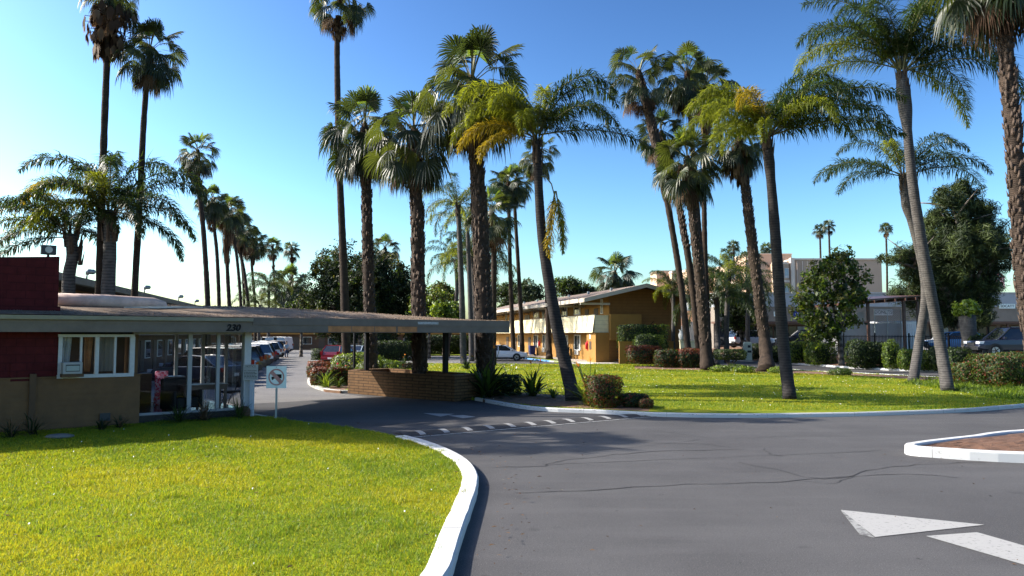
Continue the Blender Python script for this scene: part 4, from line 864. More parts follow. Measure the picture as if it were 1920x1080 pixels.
hedge(1132,763,1.02,.95,1.02,'clipped cube hedge with red tips by the driveway kerb, right of the leaning palm',RT,[.35,.2,.35,.1],7000,.035,.3,rnd=.12)
hedge(951,741,.95,.9,.78,'small dark clipped cube hedge in the soil bed, left of the leaning palm',[LD,LM],[.8,.2],4500,.035,.2,rnd=.12)
hedge(1190,763,.85,.7,.42,'low dark rounded shrub right of the red tipped cube hedge',[LD,LM,M['lf_rd']],[.6,.2,.2],2600,.04,rnd=.6,kind='shrub')
hedge(1212,766,.42,.4,.30,'tiny brown rounded shrub at the kerb, beside the low dark one',[LO,M['lf_rd'],LD],[.4,.3,.3],1300,.03,rnd=.7,kind='shrub')
hedge(598,707,1.2,2.2,.85,'reddish flat topped hedge at the tip of the car park island',RT,[.2,.3,.4,.1],4200,.05,.25,top=2,group=None)
hedge(613,722,1.5,1.3,.82,'dark red clipped hedge in the middle of the car park island',RT,[.2,.35,.35,.1],4200,.05,.2,top=2)
hedge(640,722,1.1,1.1,.85,'dark clipped hedge beside the red flowers at the brick planter',RT,[.25,.45,.2,.1],3600,.05,.2)
hedge(673,707,2.6,2.0,1.25,'sunlit rounded yellow green shrub behind the left end of the brick planter',[LB,LM,LO],[.5,.35,.15],6500,.06,rnd=.75,kind='shrub')
hedge(715,712,2.4,1.6,.95,'lower rounded yellow green shrub behind the brick planter',[LM,LB,LO],[.45,.4,.15],5200,.06,rnd=.75,kind='shrub')
hedge(603,664,1.6,1.6,1.05,'small square hedge at the far island tip, left of the red hatchback',[LD,LM],[.7,.3],2200,.07,rnd=.1,Y=74)
hedge(737,670,5.4,1.4,1.85,'long dark clipped hedge across the lawn behind the brick planter',[LD,LM],[.85,.15],6500,.08,rnd=.08,Y=71)
hedge(712,660,3.0,2.6,3.7,'tall dark rounded hedge behind the long dark hedge',[LD,LM],[.9,.1],5200,.10,rnd=.6,Y=76)
hedge(845,655,8.0,2.2,2.3,'dark uneven shrubbery along the far side of the lane behind the slim palms',[LD,LM],[.88,.12],8000,.12,rnd=.3,Y=92)
hedge(1203,660,3.9,1.9,3.25,'tall clipped hedge behind the ochre wall, its left end sunlit',[LD,LM,LB],[.6,.3,.1],8500,.07,rnd=.12,Y=62,z0=1.4)
hedge(1216,680,2.3,1.7,2.45,'rounded clipped green hedge in front of the tall hedge by the motel gable',[LM,LD,LB],[.45,.4,.15],5200,.06,rnd=.45,Y=60,z0=.6)
hedge(1207,690,2.4,1.7,1.62,'flat topped maroon hedge on short stems by the motel gable',RT,[.15,.4,.35,.1],5200,.06,rnd=.12,Y=56.5,z0=.35,top=2)
hedge(1258,693,2.2,1.6,1.35,'dark low hedge right of the maroon one, before the cluster of palms',RT,[.15,.65,.15,.05],5200,.06,rnd=.3,Y=54.5,z0=.15)
hedge(1297,694,2.0,1.4,1.45,'very dark hedge at the foot of the cluster of palms',[LD,LM,M['lf_rd']],[.8,.1,.1],4200,.06,rnd=.25,Y=54,z0=.1,top=2)
hedge(1822,722,1.75,1.6,1.02,'round red tipped hedge left of the larger one at the right edge',RT,[.58,.2,.14,.08],7000,.045,rnd=.45)
hedge(1905,726,3.3,2.2,1.5,'large rounded red tipped hedge at the right edge of the lawn',RT,[.55,.22,.16,.07],13000,.045,rnd=.42)
FH = 'shrubs along the soil strip before the iron fence'
for px,py,w,h,lab,mm,ww,n,rn in ((1499,681,1.9,1.75,'square clipped light green hedge left of the broad leaved tree',[LM,LB,LD],[.5,.3,.2],3600,.12),(1537,684,2.1,1.65,'rounded light green hedge touching the broad leaved tree',[LM,LB,LD],[.5,.25,.25],3600,.35),
     (1612,690,1.8,1.9,'dark unclipped shrub right of the broad leaved tree trunk',[LD,LM],[.75,.25],2600,.6),(1645,690,2.0,1.75,'dark shrub in the shade before the block wall',[LD,LM],[.85,.15],2600,.6),
     (1672,692,1.0,1.9,'narrow upright sunlit shrub against the iron fence',[LM,LB],[.6,.4],1500,.7),(1700,694,1.0,1.35,'small sunlit shrub behind the kinked queen palm trunk',[LM,LB],[.6,.4],1300,.7),
     (1737,694,1.0,1.25,'small yellowish shrub between the two right hand palm trunks',[LB,LM,LO],[.4,.4,.2],1300,.7),(1757,695,.9,1.5,'dark spindly shrub behind the tall curved palm trunk',[LD,LM],[.6,.4],1200,.7),
     (1460,679,2.0,1.3,'shaded shrub behind the flared foot palm',[LD,LM],[.8,.2],2200,.5),(1425,676,1.5,1.5,'dark shrub right of the pale utility pedestal',[LD,LM],[.8,.2],2000,.5),(1795,700,1.6,1.5,'dark leafy shrub at the iron fence left of the round red tipped hedge',[LD,LM],[.75,.25],2200,.6)):
    hedge(px,py,w,w*.75,h,lab,mm,ww,n,.075,rnd=rn,group=FH,kind='shrub')
# small standard tree before the pedestal
b = G(1369,690,.1); t = thing('small_tree', 'little umbrella shaped tree with forked stems before the pale utility pedestal', 'tree', b)
mb = MB()
for a in (-.5,-.1,.35,.7): mb.tube([(0,0,-.05),(a*.3,0,.3),(a,.1*a,.75)], [.07,.05,.03], 6)
mb.build('trunk', M['tr_tree'], t); boxcloud('crown', 1.05, .8, .62, 1.3, 3600, .06, [LD,LM], [.7,.3], 5, t, .4)
# bright tussocks in the soil before the flared palm
for px,py,lab in ((1352,697,'bright green tussock left of the little umbrella tree'),(1395,699,'bright green tussock left of the flared palm foot'),(1462,700,'bright green tussock right of the flared palm foot'),(1378,695,'dull green low plant under the little umbrella tree'),(1576,704,'small weed tuft in the bare soil strip')):
    p = G(px,py,.1); t = thing('tussock', lab, 'plant', p, 0, 'tussocks in the soil strip')
    leafcloud('leaves', [((0,0,.18),(.75,.5,.26)),((.3,0,.15),.25)], 900, .06, [LB if 'bright' in lab else LM, LM], [.7,.3], int(px), t)
# strap-leaved plants
def strap_plant(name, label, loc, n, L, w, mats, seed, spread=70, flowers=0, group=None, fl='petal_o', lean=0, cat='plant', bendk=1.0):
    rng = random.Random(seed); t = thing(name, label, cat, loc, 0, group); mb = MB()
    for i in range(n):
        az = i*137.5+rng.uniform(-25,25); el = 88-spread*(i/n)**.9+rng.uniform(-6,6); l = L*rng.uniform(.7,1.1); p = Vector((rng.uniform(-.12,.12)*L, rng.uniform(-.12,.12)*L, 0)); s = unit(az+90+rng.uniform(-25,25),0)
        rows = []
        for k in range(6):
            f = k/5; ww = w*(.35+1.3*f*(1-f)*2.0) if k < 5 else .004; d = unit(az, el-55*bendk*f*f); rows.append((p-s*ww, p+s*ww)); p = p+d*l/5
        b = [q for r in rows for q in r]; mb.add(b, [(2*k,2*k+1,2*k+3,2*k+2) for k in range(5)], rng.choice((0,0,1)))
    mb.build('leaves', mats, t)
    for i in range(flowers):
        az = rng.uniform(0,360); h = L*rng.uniform(1.05,1.45); e = unit(az,72)*h; mb = MB()
        mb.tube([(0,0,.1), e*.6+Vector((0,0,.05)), e], [.014,.012,.01], 5, 0)
        for k in range(5):
            d = unit(az+rng.uniform(-50,50), rng.uniform(5,75)); s = unit(az+90,0)*.02; q = e; mb.add([q-s, q+s, q+d*.17*L], [(0,1,2)], 1)
        dd = unit(az,8); mb.add([e-Vector((0,0,.025)), e+Vector((0,0,.02)), e+dd*.2*L], [(0,1,2)], 2)
        mb.build('flower', [M['lf_md'], M[fl], M['lf_ol']], t)
    return t
SM = [M['lf_dk'], M['lf_md']]
strap_plant('bird_of_paradise', 'clump of dark bird of paradise leaves standing alone in the soil bed', G(998,743,.1), 42, 1.15, .060, SM, 1, 75, 2)
strap_plant('bird_of_paradise', 'bird of paradise with pale spread leaves behind the red tipped cube hedge', G(1107,758,.1), 34, 1.25, .055, [M['lf_md'],M['lf_dk']], 2, 80, 5)
strap_plant('bird_of_paradise', 'tall dense bird of paradise at the foot of the thickest canopy palm', G(911,745,.1), 80, 1.5, .06, SM, 3, 85, 3)
strap_plant('agave', 'small dark rosette plant low in the soil bed left of the leaning palm', G(1037,746,.1), 24, .5, .04, [M['lf_md'],M['lf_dk']], 4, 85)
strap_plant('yucca', 'bright spiky yellow green tuft at the left foot of the red tipped cube hedge', G(1108,762,.1), 60, .62, .018, [M['lf_br'],M['lf_md']], 5, 80)
strap_plant('agapanthus', 'pale strap leaved clump at the front of the car park island', G(612,727,.1), 60, .95, .022, [M['lf_br'],M['lf_md']], 6, 78)
strap_plant('agapanthus', 'smaller strap leaved clump beside the brick planter on the island', G(636,727,.1), 36, .6, .02, [M['lf_md'],M['lf_br']], 7, 80)
p = G(641,712,.1); t = thing('rose_bush', 'little bush with red flowers at the left end of the brick planter', 'shrub', p)
leafcloud('leaves', [((0,0,.45),(.4,.35,.4))], 700, .06, [LM,LB], [.7,.3], 3, t); mb = MB()
for k in range(4): mb.sph((random.Random(k).uniform(-.3,.3), -.3, .5+.12*k), .055, 6, 5)
mb.build('flower', M['petal_r'], t)
strap_plant('flowering_bulbs', 'tuft of white flowers behind the small dark cube hedge', G(957,728,.1), 24, .75, .012, SM, 8, 40, 5, fl='petal')
for k,(x,lab) in enumerate(((1.6,'dry grass clump under the lobby glass, left of the white post'),(2.55,'green grass clump under the lobby glass behind the chair'),(.9,'shaded grass clump under the lobby glass nearest the brown wall'))):
    strap_plant('grass_clump', lab, FO.wld(x,-.35,.1), 90, .62, .010, [M['lf_md'] if k else M['lf_dead'], M['lf_dk']], 20+k, 80, group='grass clumps under the lobby glass')
for k,(px,py,lab) in enumerate(((20,822,'dark dry plant at the left end of the brown office wall'),(62,816,'dark low plant at the brown wall beside the drain pipe'),(190,807,'low plant with dead stalks at the middle of the brown office wall'),(225,803,'small dark plant at the right end of the brown office wall'))):
    strap_plant('wall_plant', lab, G(px,py,.1), 40, .55 if k < 2 else .38, .014, [M['lf_dk'],M['lf_dead']], 30+k, 75, group='plants along the brown office wall')
# ------------------------------------------------------------------ motel office with its canopy
of = thing('motel_office', 'low motel office numbered 230, with red wall, glass lobby and driveway canopy', 'building', (FO.o.x, FO.o.y, 0), FO.a)
def boards(mb, x0, x1, z0, z1, y, pitch, mi=0, tilt=.014):
    n = int(round((z1-z0)/pitch)); h = (z1-z0)/n
    for k in range(n): mb.ext([(y+.12,z0+k*h),(y-tilt,z0+k*h),(y,z0+(k+1)*h),(y+.12,z0+(k+1)*h)], 'x', x0, x1, mi)
xw0, _ = FO.ypl(113,640,0); xw1, _ = FO.ypl(248,640,0); xg = FO.ypl(462,700,.25)[0]; XL = -8.0
mb = MB(); boards(mb, XL, 0, 0, 1.40, 0, .14); mb.box(XL, 0, .121, .24, 0, 1.398); mb.box(XL, .02, -.03, .26, 1.402, 1.44)
mb.build('brown_wall', M['brown'], of)
mb = MB(); x, _ = FO.ypl(60,760,-.05); mb.box(x-.07, x+.07, -.09, -.015, 0, 1.52); mb.build('wall_post', M['brown_d'], of)
mb = MB(); x, _ = FO.ypl(196,786,0); mb.box(x-.12, x+.12, -.06, -.016, .25, .45); mb.build('wall_vent', M['darkmetal'], of)
mb = MB(); mb.box(XL, xw0, .02, .25, 1.445, 2.58); mb.build('red_wall', M['red'], of)
mb = MB(); x, z = FO.ypl(38,688,.02); mb.box(x-.2, x+.25, -.01, .019, z-.35, z+.1); mb.build('wall_hatch', M['red'], of)
# parapet pylon standing up through the roof
xp, zt = FO.ypl(112,481,.25); _, zl = FO.ypl(0,490,.25)
mb = MB(); mb.add([(XL,.25,2.9),(xp,.25,2.9),(xp,.25,zt),(XL,.25,zl-.25),(XL,.62,2.9),(xp,.62,2.9),(xp,.62,zt),(XL,.62,zl-.25)], [(0,1,2,3),(5,4,7,6),(1,5,6,2),(4,0,3,7),(3,2,6,7),(0,4,5,1)])
mb.box(XL, xp+.05, .19, .66, 2.985, 3.22); mb.build('red_parapet', M['red'], of)
# office window
zs = FO.ypl(150,702,0)[1]; zh = FO.ypl(150,632,0)[1]
wf = MB(); 
for a in (113,152,182,216,248):
    x, _ = FO.ypl(a,660,0); w = .045 if a in (113,182) else (.025 if a in (152,216) else .06); wf.box(x-w, x+w, -.02, .10, zs, zh)
wf.box(xw0-.05, xw1+.06, -.035, .11, zs-.09, zs-.001); wf.box(xw0-.05, xw1+.06, -.025, .11, zh+.001, zh+.07)
wo_ = wf.build('office_window', M['frame'], of)
MB().add([(xw0,.045,zs),(xw1,.045,zs),(xw1,.045,zh),(xw0,.045,zh)], [(0,1,2,3)]).build('pane', M['glass'], wo_)
MB().box(xw0, xw1, .03, .09, zh+.075, 2.58).build('transom_panel', M['black'], of)
mb = MB(); mb.box(xw0, xw1, .9, .95, 1.0, 2.58); mb.build('inner_wall', M['wingwall'], of)
for a,b_,c,m in ((158,170,'orange_curtain','rawwood'),(118,130,'white_drape','curtain'),(183,214,'beige_blind','shopbeige')):
    x, _ = FO.ypl(a,660,.3); x2, _ = FO.ypl(b_,660,.3); mb = MB(); n = 8
    mb.loft([[(x+(x2-x)*i/n, .30+.03*(i%2), zs+.05) for i in range(n+1)], [(x+(x2-x)*i/n+.05*math.sin(i), .30+.03*(i%2), zh) for i in range(n+1)]], cap=False, closed=False); mb.build(c, M[m], of)
# lobby shell
mb = MB(); mb.box(-.15, xg+.05, .12, 4.3, 0, .30); mb.build('lobby_floor', M['tile'], of)
mb = MB(); mb.box(-.16, -.02, .25, 4.3, .301, 2.58); mb.build('inner_wall', M['brown'], of)
mb = MB(); mb.box(-.015, 1.2, 4.0, 4.3, .301, 1.25); mb.build('low_back_wall', M['brown_d'], of)
xa, za = FO.ypl(290,748,3.3); xb, zb = FO.ypl(315,708,3.3)
mb = MB(); mb.box(xa, xb, 3.3, 3.34, .55, max(1.35,zb)); mb.box(xa-.02, xb+.02, 3.28, 3.36, .302, .545); mb.build('floral_panel', M['floralc'], of)
mb = MB(); mb.box(xb-.15, xb+.35, 2.6, 3.2, .302, 1.2); mb.build('reception_desk', M['darkwood'], of, bevel=.02)
fr = MB()
fr.box(.0, xg-.11, .205, .295, .302, .36); fr.build('glazing_rail', M['alu'], of)
MB().box(xw1+.08, xg-.11, .205, .295, 2.501, 2.579).build('glazing_rail', M['alu'], of)
for a, w in ((355,.055),(408,.045)):
    x, _ = FO.ypl(a,700,.25); MB().box(x-w, x+w, .20, .30, .301, 2.5795).build('mullion', M['alu'], of)
for a in (380,424,330): x, _ = FO.ypl(a,680,4.25); MB().box(x-.05, x+.05, 4.2, 4.3, .301, 2.58).build('mullion', M['alu'], of)
MB().add([(0,.25,.36),(xg-.1,.25,.36),(xg-.1,.25,2.5),(0,.25,2.5)], [(0,1,2,3)]).build('glass_front', M['glass'], of)
MB().add([(1.25,4.25,.36),(xg-.1,4.25,.36),(xg-.1,4.25,2.58),(1.25,4.25,2.58)], [(0,1,2,3)]).build('glass_back', M['glass'], of)
MB().add([(xg,.45,.36),(xg,4.2,.36),(xg,4.2,2.58),(xg,.45,2.58)], [(0,1,2,3)]).build('glass_side', M['glass'], of)
MB().box(xg-.10, xg+.10, .15, .42, 0, 2.585).build('corner_post', M['frame'], of, bevel=.01)
# roof: fascia, soffit, gravel
XE, BL, BC, XC = 12.25, 4.5, 7.45, 4.4          # right end, back of office, back of canopy, canopy starts
xs = FO.ypl(473,600,-.52)[0]
fa = MB(); fa.box(XL, XE, -.52, -.44, 2.56, 2.775); fa.box(xs, XE, -.545, -.44, 2.775, 2.99); fa.box(XL, xs-.002, -.53, -.44, 2.775, 2.86)
fa.box(XE-.08, XE, -.439, BC, 2.56, 2.775); fa.box(XE-.08, XE+.025, -.439, BC, 2.776, 2.99)
fa.box(XC, XE-.081, BC-.08, BC, 2.56, 2.99); fa.box(XC-.08, XC-.001, BL, BC, 2.56, 2.99); fa.box(XL, XC-.081, BL-.08, BL, 2.56, 2.99)
fa.build('fascia', M['taupe'], of)
mb = MB(); mb.ext([(-.62,2.875),(-.65,2.97),(-.53,2.97),(-.53,2.862),(-.60,2.862)], 'x', XL, xs-.003); mb.build('gutter', M['gutter'], of)
xa = FO.ypl(615,616,-.53)[0]; xb = FO.ypl(783,616,-.53)[0]; xc = FO.ypl(822,610,-.55)[0]; xd = FO.ypl(748,610,-.55)[0]
mb = MB(); 
for i in range(4): mb.box(xa+(xb-xa)*i/4+(.05 if i == 3 else .012), xa+(xb-xa)*(i+1)/4-.012, -.526, -.519, 2.575, 2.755)
mb.build('bare_board', M['rawwood'], of)
mb = MB(); mb.box(xb-.0, xc, -.549, -.544, 2.84, 2.92); mb.build('scraped_patch', M['scrape'], of)
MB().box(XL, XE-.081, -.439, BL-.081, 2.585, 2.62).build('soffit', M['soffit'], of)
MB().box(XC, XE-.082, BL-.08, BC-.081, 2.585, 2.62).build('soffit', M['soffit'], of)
mb = MB(); Yr = 2.7; rs_ = random.Random(2)
ridge = [(XL,3.42),(0,3.42),(4.4,3.42),(8,3.30),(10.6,3.16),(11.7,3.02)]
fr_ = [(-.55,2.992),(1.0,None),(Yr,'r')]
rows = []
for y, tt in ((-.55,0),(.3,.30),(1.2,.6),(Yr,1.0)):
    rows.append([(x,y,2.992+(z-2.992)*tt+rs_.uniform(-.012,.012)*(tt>0)) for x,z in ridge]+[(XE+.03,y,2.992)])
back = [[(x,(BL if x <= 4.3 else BC) if False else (BL if x < 4.4 else BC),2.992) for x,z in ridge]+[(XE+.03,BC,2.992)]]
rows += back
n = len(rows[0]); vs = [p for r in rows for p in r]
mb.add(vs, [(k*n+i, k*n+i+1, (k+1)*n+i+1, (k+1)*n+i) for k in range(len(rows)-1) for i in range(n-1)])
mb.build('roof', M['roofgravel'], of)
# gravel scatter on the roof edge so that it does not end as a ruled line
rs = np.random.RandomState(3); k = 9000; X = rs.uniform(XL,XE,k); Yy = rs.uniform(-.5,2.6,k)**1.0
Z = 2.998 + (np.interp(X,[r[0] for r in ridge]+[XE],[r[1] for r in ridge]+[2.99])-2.992)*np.clip((Yy+.55)/3.25,0,1)
s = .012+.022*rs.rand(k); V = np.empty((k*4,3)); a = rs.rand(k)*6.28
for i,(p,q) in enumerate(((0,0),(2.09,0),(4.19,0))): V[i::4] = np.stack([X+np.cos(a+p)*s, Yy+np.sin(a+p)*s, Z],1)
V[3::4] = np.stack([X,Yy,Z+s*.9],1)
Fq = np.concatenate([np.arange(k*4).reshape(k,4)[:,[0,1,3]], np.arange(k*4).reshape(k,4)[:,[1,2,3]], np.arange(k*4).reshape(k,4)[:,[2,0,3]]])
tag(npmesh('loose_gravel', V, Fq, M['roofgravel'], None, of), kind='stuff')
# exhaust duct lying over the roof
d0 = FO.ypl(106,562,1.6); d1 = FO.ypl(286,570,1.6); d2 = FO.ypl(308,590,1.6)
mb = MB(); mb.tube([(d0[0],1.6,d0[1]),((d0[0]+d1[0])/2,1.6,(d0[1]+d1[1])/2+.02),(d1[0],1.6,d1[1]),(d1[0]+.22,1.6,d1[1]-.05),(d2[0],1.6,d2[1]-.05),(d2[0]+.02,1.6,3.1)], [.19,.19,.19,.19,.18,.17], 14)
for f in (.15,.5,.85):
    x = d0[0]+(d1[0]-d0[0])*f; mb.box(x-.05, x+.05, 1.5, 1.7, 3.2, d0[1]-.15)
mb.build('roof_duct', M['duct'], of, smooth=True)
mb = MB(); x0 = FO.ypl(230,578,1.2)[0]
for k in range(7): mb.box(x0+k*.22, x0+k*.22+.9, .95+.07*k, 1.0+.07*k, 3.24+.01*k, 3.27+.01*k)
mb.build('roof_battens', M['kerb_old'], of)
# floodlight on the parapet
x, z = FO.ypl(90,482,.4); fl = MB(); fl.box(x-.17, x+.17, .28, .46, z+.06, z+.30); fl.box(x-.03, x+.03, .36, .42, z-.12, z+.06)
f_ = fl.build('floodlight', M['darkmetal'], of, bevel=.012); MB().tube([(x,.279,z+.18),(x,.262,z+.18)], .085, 14).build('lens', M['curtain'], f_)
# canopy posts on the planter
def cpost(a, b_, r, yl=None, zb=.95):
    q = G(a, b_, zb); l = FO.loc(q); MB().box(l.x-r, l.x+r, l.y-r, l.y+r, zb, 2.586).build('canopy_post', M['black'], of)
cpost(687,694,.085); cpost(664,690,.045); cpost(835,699,.085, zb=1.0)
# street number
x, z = FO.ypl(437,615,-.53)
text('house_number', '230', .26, M['black'], of, (x,-.531,z), (R(90),0,0), .008, .25, bold=.008)
# --- planter under the canopy
pl = thing('brick_planter', 'angular brown brick planter carrying the canopy posts', 'planter', (FO.o.x, FO.o.y, 0), FO.a)
pts = [FO.loc(G(*q)) for q in ((652,737.5),(727,744),(852,753.5),(904,748.5))]
pp = [(p.x,p.y) for p in pts]; pp = pp + [(pp[-1][0]-.5, 7.9), (pp[0][0]+.6, pp[0][1]+.55)]
cx = sum(p[0] for p in pp)/len(pp); cy = sum(p[1] for p in pp)/len(pp)
ins = [(p[0]+(cx-p[0])*.16, p[1]+(cy-p[1])*.12) for p in pp]; n = len(pp)
mb = MB(); vs = [(*p,-.02) for p in pp]+[(*p,.98) for p in pp]+[(*p,.98) for p in ins]+[(*p,.80) for p in ins]
a_ = sum(pp[i][0]*pp[(i+1)%n][1]-pp[(i+1)%n][0]*pp[i][1] for i in range(n))
fs = []
for i in range(n):
    j = (i+1)%n
    for k in range(3): fs.append((k*n+i,k*n+j,(k+1)*n+j,(k+1)*n+i))
mb.add(vs, fs); M['planter'] = brickmat('planter_brick', (.20,.112,.052), (.155,.085,.038), (.075,.043,.021), 1.0, .52, .115, .5, .016, True, .9)
mb.build('brick_wall', M['planter'], pl)
mb = MB(); mb.add([(*p,.82) for p in ins], [tuple(range(n)) if a_ > 0 else tuple(range(n))[::-1]]); mb.build('planting_soil', M['soil'], pl)
for k,(px,py,lab,nn,L) in enumerate(((715,690,'spiky plants in the brick planter below the middle shaggy palm',40,.55),(757,690,'orange flowered plant in the brick planter',26,.5),(875,692,'dark strap leaves at the right end of the brick planter, with an orange flower',40,.55))):
    q = G(px,py,.85); strap_plant('planter_plant', lab, q, nn, L, .03, SM, 50+k, 85, 0 if k == 0 else 2, group='plants in the brick planter')
q = G(770,692,.85); t = thing('planter_shrub', 'brownish low shrub in the brick planter right of the middle shaggy palm', 'shrub', q)
leafcloud('leaves', [((0,0,.12),(.45,.3,.2))], 700, .05, [LO,M['lf_rd'],LD], [.4,.3,.3], 3, t)
# --- window air conditioner
x0, z0 = FO.ypl(114,703,-.03); x1, z1 = FO.ypl(151,678,-.03); ac = thing('air_conditioner', 'boxy air conditioner sticking out of the office window', 'air conditioner', FO.wld((x0+x1)/2, -.04, z0), FO.a)
w = (x1-x0)/2; h = z1-z0
MB().box(-w,w,-.32,.05,.03,h).build('case', M['alu'], ac, bevel=.012); mb = MB(); mb.box(-w+.06,w-.06,-.328,-.321,.09,h-.06); mb.build('grille', M['darkmetal'], ac)
mb = MB(); 
for k in range(9): mb.box(-w+.07,w-.07,-.334,-.329,.11+k*(h-.2)/9,.122+k*(h-.2)/9)
mb.build('louvre', M['galv'], ac); MB().box(-w-.02,w+.04,-.3,.03,-.05,.028).build('bracket', M['brown_d'], ac)
# --- lobby furniture
def lobby_pt(px, py): return G(px, py, .302)
c0 = lobby_pt(435,762); ch = thing('chair', 'black stacking chair seen sideways inside the lobby glass', 'chair', c0, R(-8))
mb = MB()
for y in (-.22,.22):
    mb.tube([(.20,y,0),(.13,y,.42),(-.20,y,.42)], .013, 6); mb.tube([(-.27,y,0),(-.12,y,.42)], .013, 6)
mb.build('leg_frame', M['black'], ch, smooth=True)
mb = MB(); mb.box(-.27,.20,-.22,.22,.43,.48); mb.build('seat', M['black'], ch, bevel=.02)
mb = MB(); mb.tube([(.16,-.2,.42),(.24,-.2,.62),(.33,-.19,.92),(.335,-.12,.955),(.335,.12,.955),(.33,.19,.92),(.24,.2,.62),(.16,.2,.42)], .013, 6); mb.build('back_frame', M['black'], ch, smooth=True)
mb = MB(); mb.add([(.245,-.18,.60),(.245,.18,.60),(.325,.17,.88),(.325,-.17,.88),(.27,-.18,.595),(.27,.18,.595),(.35,.17,.875),(.35,-.17,.875)], [(0,3,2,1),(4,5,6,7),(0,1,5,4),(2,3,7,6),(1,2,6,5),(0,4,7,3)]); mb.build('backrest', M['black'], ch)
t0 = lobby_pt(386,768); tb = thing('table', 'dark wooden table inside the lobby beside the chair', 'table', t0, FO.a)
MB().box(-.75,.55,-.35,.35,.70,.75).build('tabletop', M['darkwood'], tb, bevel=.008); MB().box(-.7,.5,-.30,.30,.60,.698).build('apron', M['darkwood'], tb)
for x in (-.66,.46):
    for y in (-.27,.27): MB().box(x-.035,x+.035,y-.035,y+.035,0,.60).build('leg', M['darkwood'], tb)
a0 = lobby_pt(338,772); ar = thing('armchair', 'dark bulky armchair in the lobby left of the table', 'armchair', a0, FO.a+R(20))
MB().box(-.35,.35,-.35,.35,.12,.42).build('seat', M['black'], ar, bevel=.04); MB().box(-.38,.38,.25,.42,.12,.95).build('backrest', M['black'], ar, bevel=.05)
for x in (-.45,.37): MB().box(x,x+.09,-.36,.3,.10,.62).build('arm', M['black'], ar, bevel=.03)
for x in (-.36,.30):
    for y in (-.33,.27): MB().box(x,x+.05,y,y+.05,0,.12).build('leg', M['darkwood'], ar)
# --- signs by the driveway
sp_ = G(517,785,.1); sg = thing('no_trucks_sign', 'square white sign with a truck struck out in a red ring', 'sign', sp_, R(-6))
ppm = (sp_.y)/F_PX; zb_ = CAM_Z-(727-HORIZON)*ppm-.1; zt_ = CAM_Z-(686-HORIZON)*ppm-.1; wS = 39*ppm/2; zm = (zb_+zt_)/2
mb = MB(); mb.box(-.025,.025,.0,.03,-.3,zt_-.02); mb.build('post', M['galv'], sg)
mb = MB(); mb.box(-wS,wS,-.012,-.004,zb_,zt_); so_ = mb.build('sign_board', M['signw'], sg, bevel=.003)
mb = MB(); rO, rI = wS*.80, wS*.66; N = 40; vs = []
for k in range(N): a = 2*math.pi*k/N; vs += [(rO*math.cos(a),-.0145,zm+rO*math.sin(a)),(rI*math.cos(a),-.0145,zm+rI*math.sin(a))]
mb.add(vs, [(2*k,2*k+1,(2*k+3)%(2*N),(2*k+2)%(2*N)) for k in range(N)])
c, s_ = math.cos(R(135)), math.sin(R(135)); k1, k2 = rI, .055
mb.add([(c*k1-s_*k2,-.017,zm+s_*k1+c*k2),(c*k1+s_*k2,-.017,zm+s_*k1-c*k2),(-c*k1+s_*k2,-.017,zm-s_*k1-c*k2),(-c*k1-s_*k2,-.017,zm-s_*k1+c*k2)], [(0,1,2,3)])
mb.build('prohibition_ring', M['signred'], so_)
mb = MB(); u = wS
mb.add([(u*x,-.0155,zm+u*z) for x,z in ((-.02,.28),(.52,.28),(.52,-.10),(.10,-.10))], [(0,1,2,3)])
mb.add([(u*x,-.0155,zm+u*z) for x,z in ((-.48,.04),(-.10,.04),(.0,-.08),(-.24,-.16),(-.48,-.16))], [(0,1,2,3,4)])
for x,z in ((-.36,-.19),(.24,-.12)): mb.add([(u*(x+.085*math.cos(2*math.pi*i/12)),-.0156,zm+u*(z+.085*math.sin(2*math.pi*i/12))) for i in range(12)], [tuple(range(12))[::-1]])
mb.build('truck_symbol', M['black'], so_)
mb = MB()
for z in (zb_+.03, zt_-.03): mb.sph((0,-.014,z), .012, 8, 5)
mb.build('bolt', M['darkmetal'], so_)
np_ = G(470,781,.1); ng = thing('notice_sign', 'small grey notice board on a thick white post by the lobby corner', 'sign', np_, R(-4))
ppm = np_.y/F_PX; z1 = CAM_Z-(683-HORIZON)*ppm-.1; z0 = CAM_Z-(712-HORIZON)*ppm-.1; wN = 28*ppm/2
MB().box(-.055,.055,0,.11,-.3,z0+.1).build('post', M['pole'], ng, bevel=.008)
nb = MB().box(-wN-.02,wN-.02,-.03,-.005,z0,z1).build('notice_board', M['noticew'], ng, bevel=.004)
hh = z1-z0
text('lettering', 'NOTICE', .085, M['black'], nb, (-.02,-.0315,z1-.055), (R(90),0,0), .001)
text('lettering', 'NO TRESPASSING', .05, M['black'], nb, (-.02,-.0315,z1-.175), (R(90),0,0), .001)
mb = MB(); rn_ = random.Random(3)
mb.box(-wN-.005,wN-.035,-.0316,-.0305,z1-.105,z1-.100)
for k in range(5):
    z = z1-.235-k*.042; x = -wN+.01
    while x < wN-.09: l = rn_.uniform(.03,.08); mb.box(x, min(x+l,wN-.05), -.0316, -.0305, z, z+.018); x += l+.015
mb.build('small_print', M['black'], nb)
for nm,px,py,r,lab in (('boulder',457,781,.2,'dark round stone at the foot of the lobby corner post'),('stepping_stone',112,822,.32,'pale flat stone half buried in the grass by the brown wall')):
    q = G(px,py,.1); t = MB(); rr = random.Random(px); t.sph((0,0,.05 if nm=='stepping_stone' else .12), (r,r*.7,.06 if nm=='stepping_stone' else .2), 12, 8)
    t.v = [(x*(1+rr.uniform(-.06,.06)),y*(1+rr.uniform(-.06,.06)),z) for x,y,z in t.v]; o = t.build(nm, M['stone'] if r > .3 else M['wingwall'], smooth=True); o.location = q; tag(o, lab, 'stone')
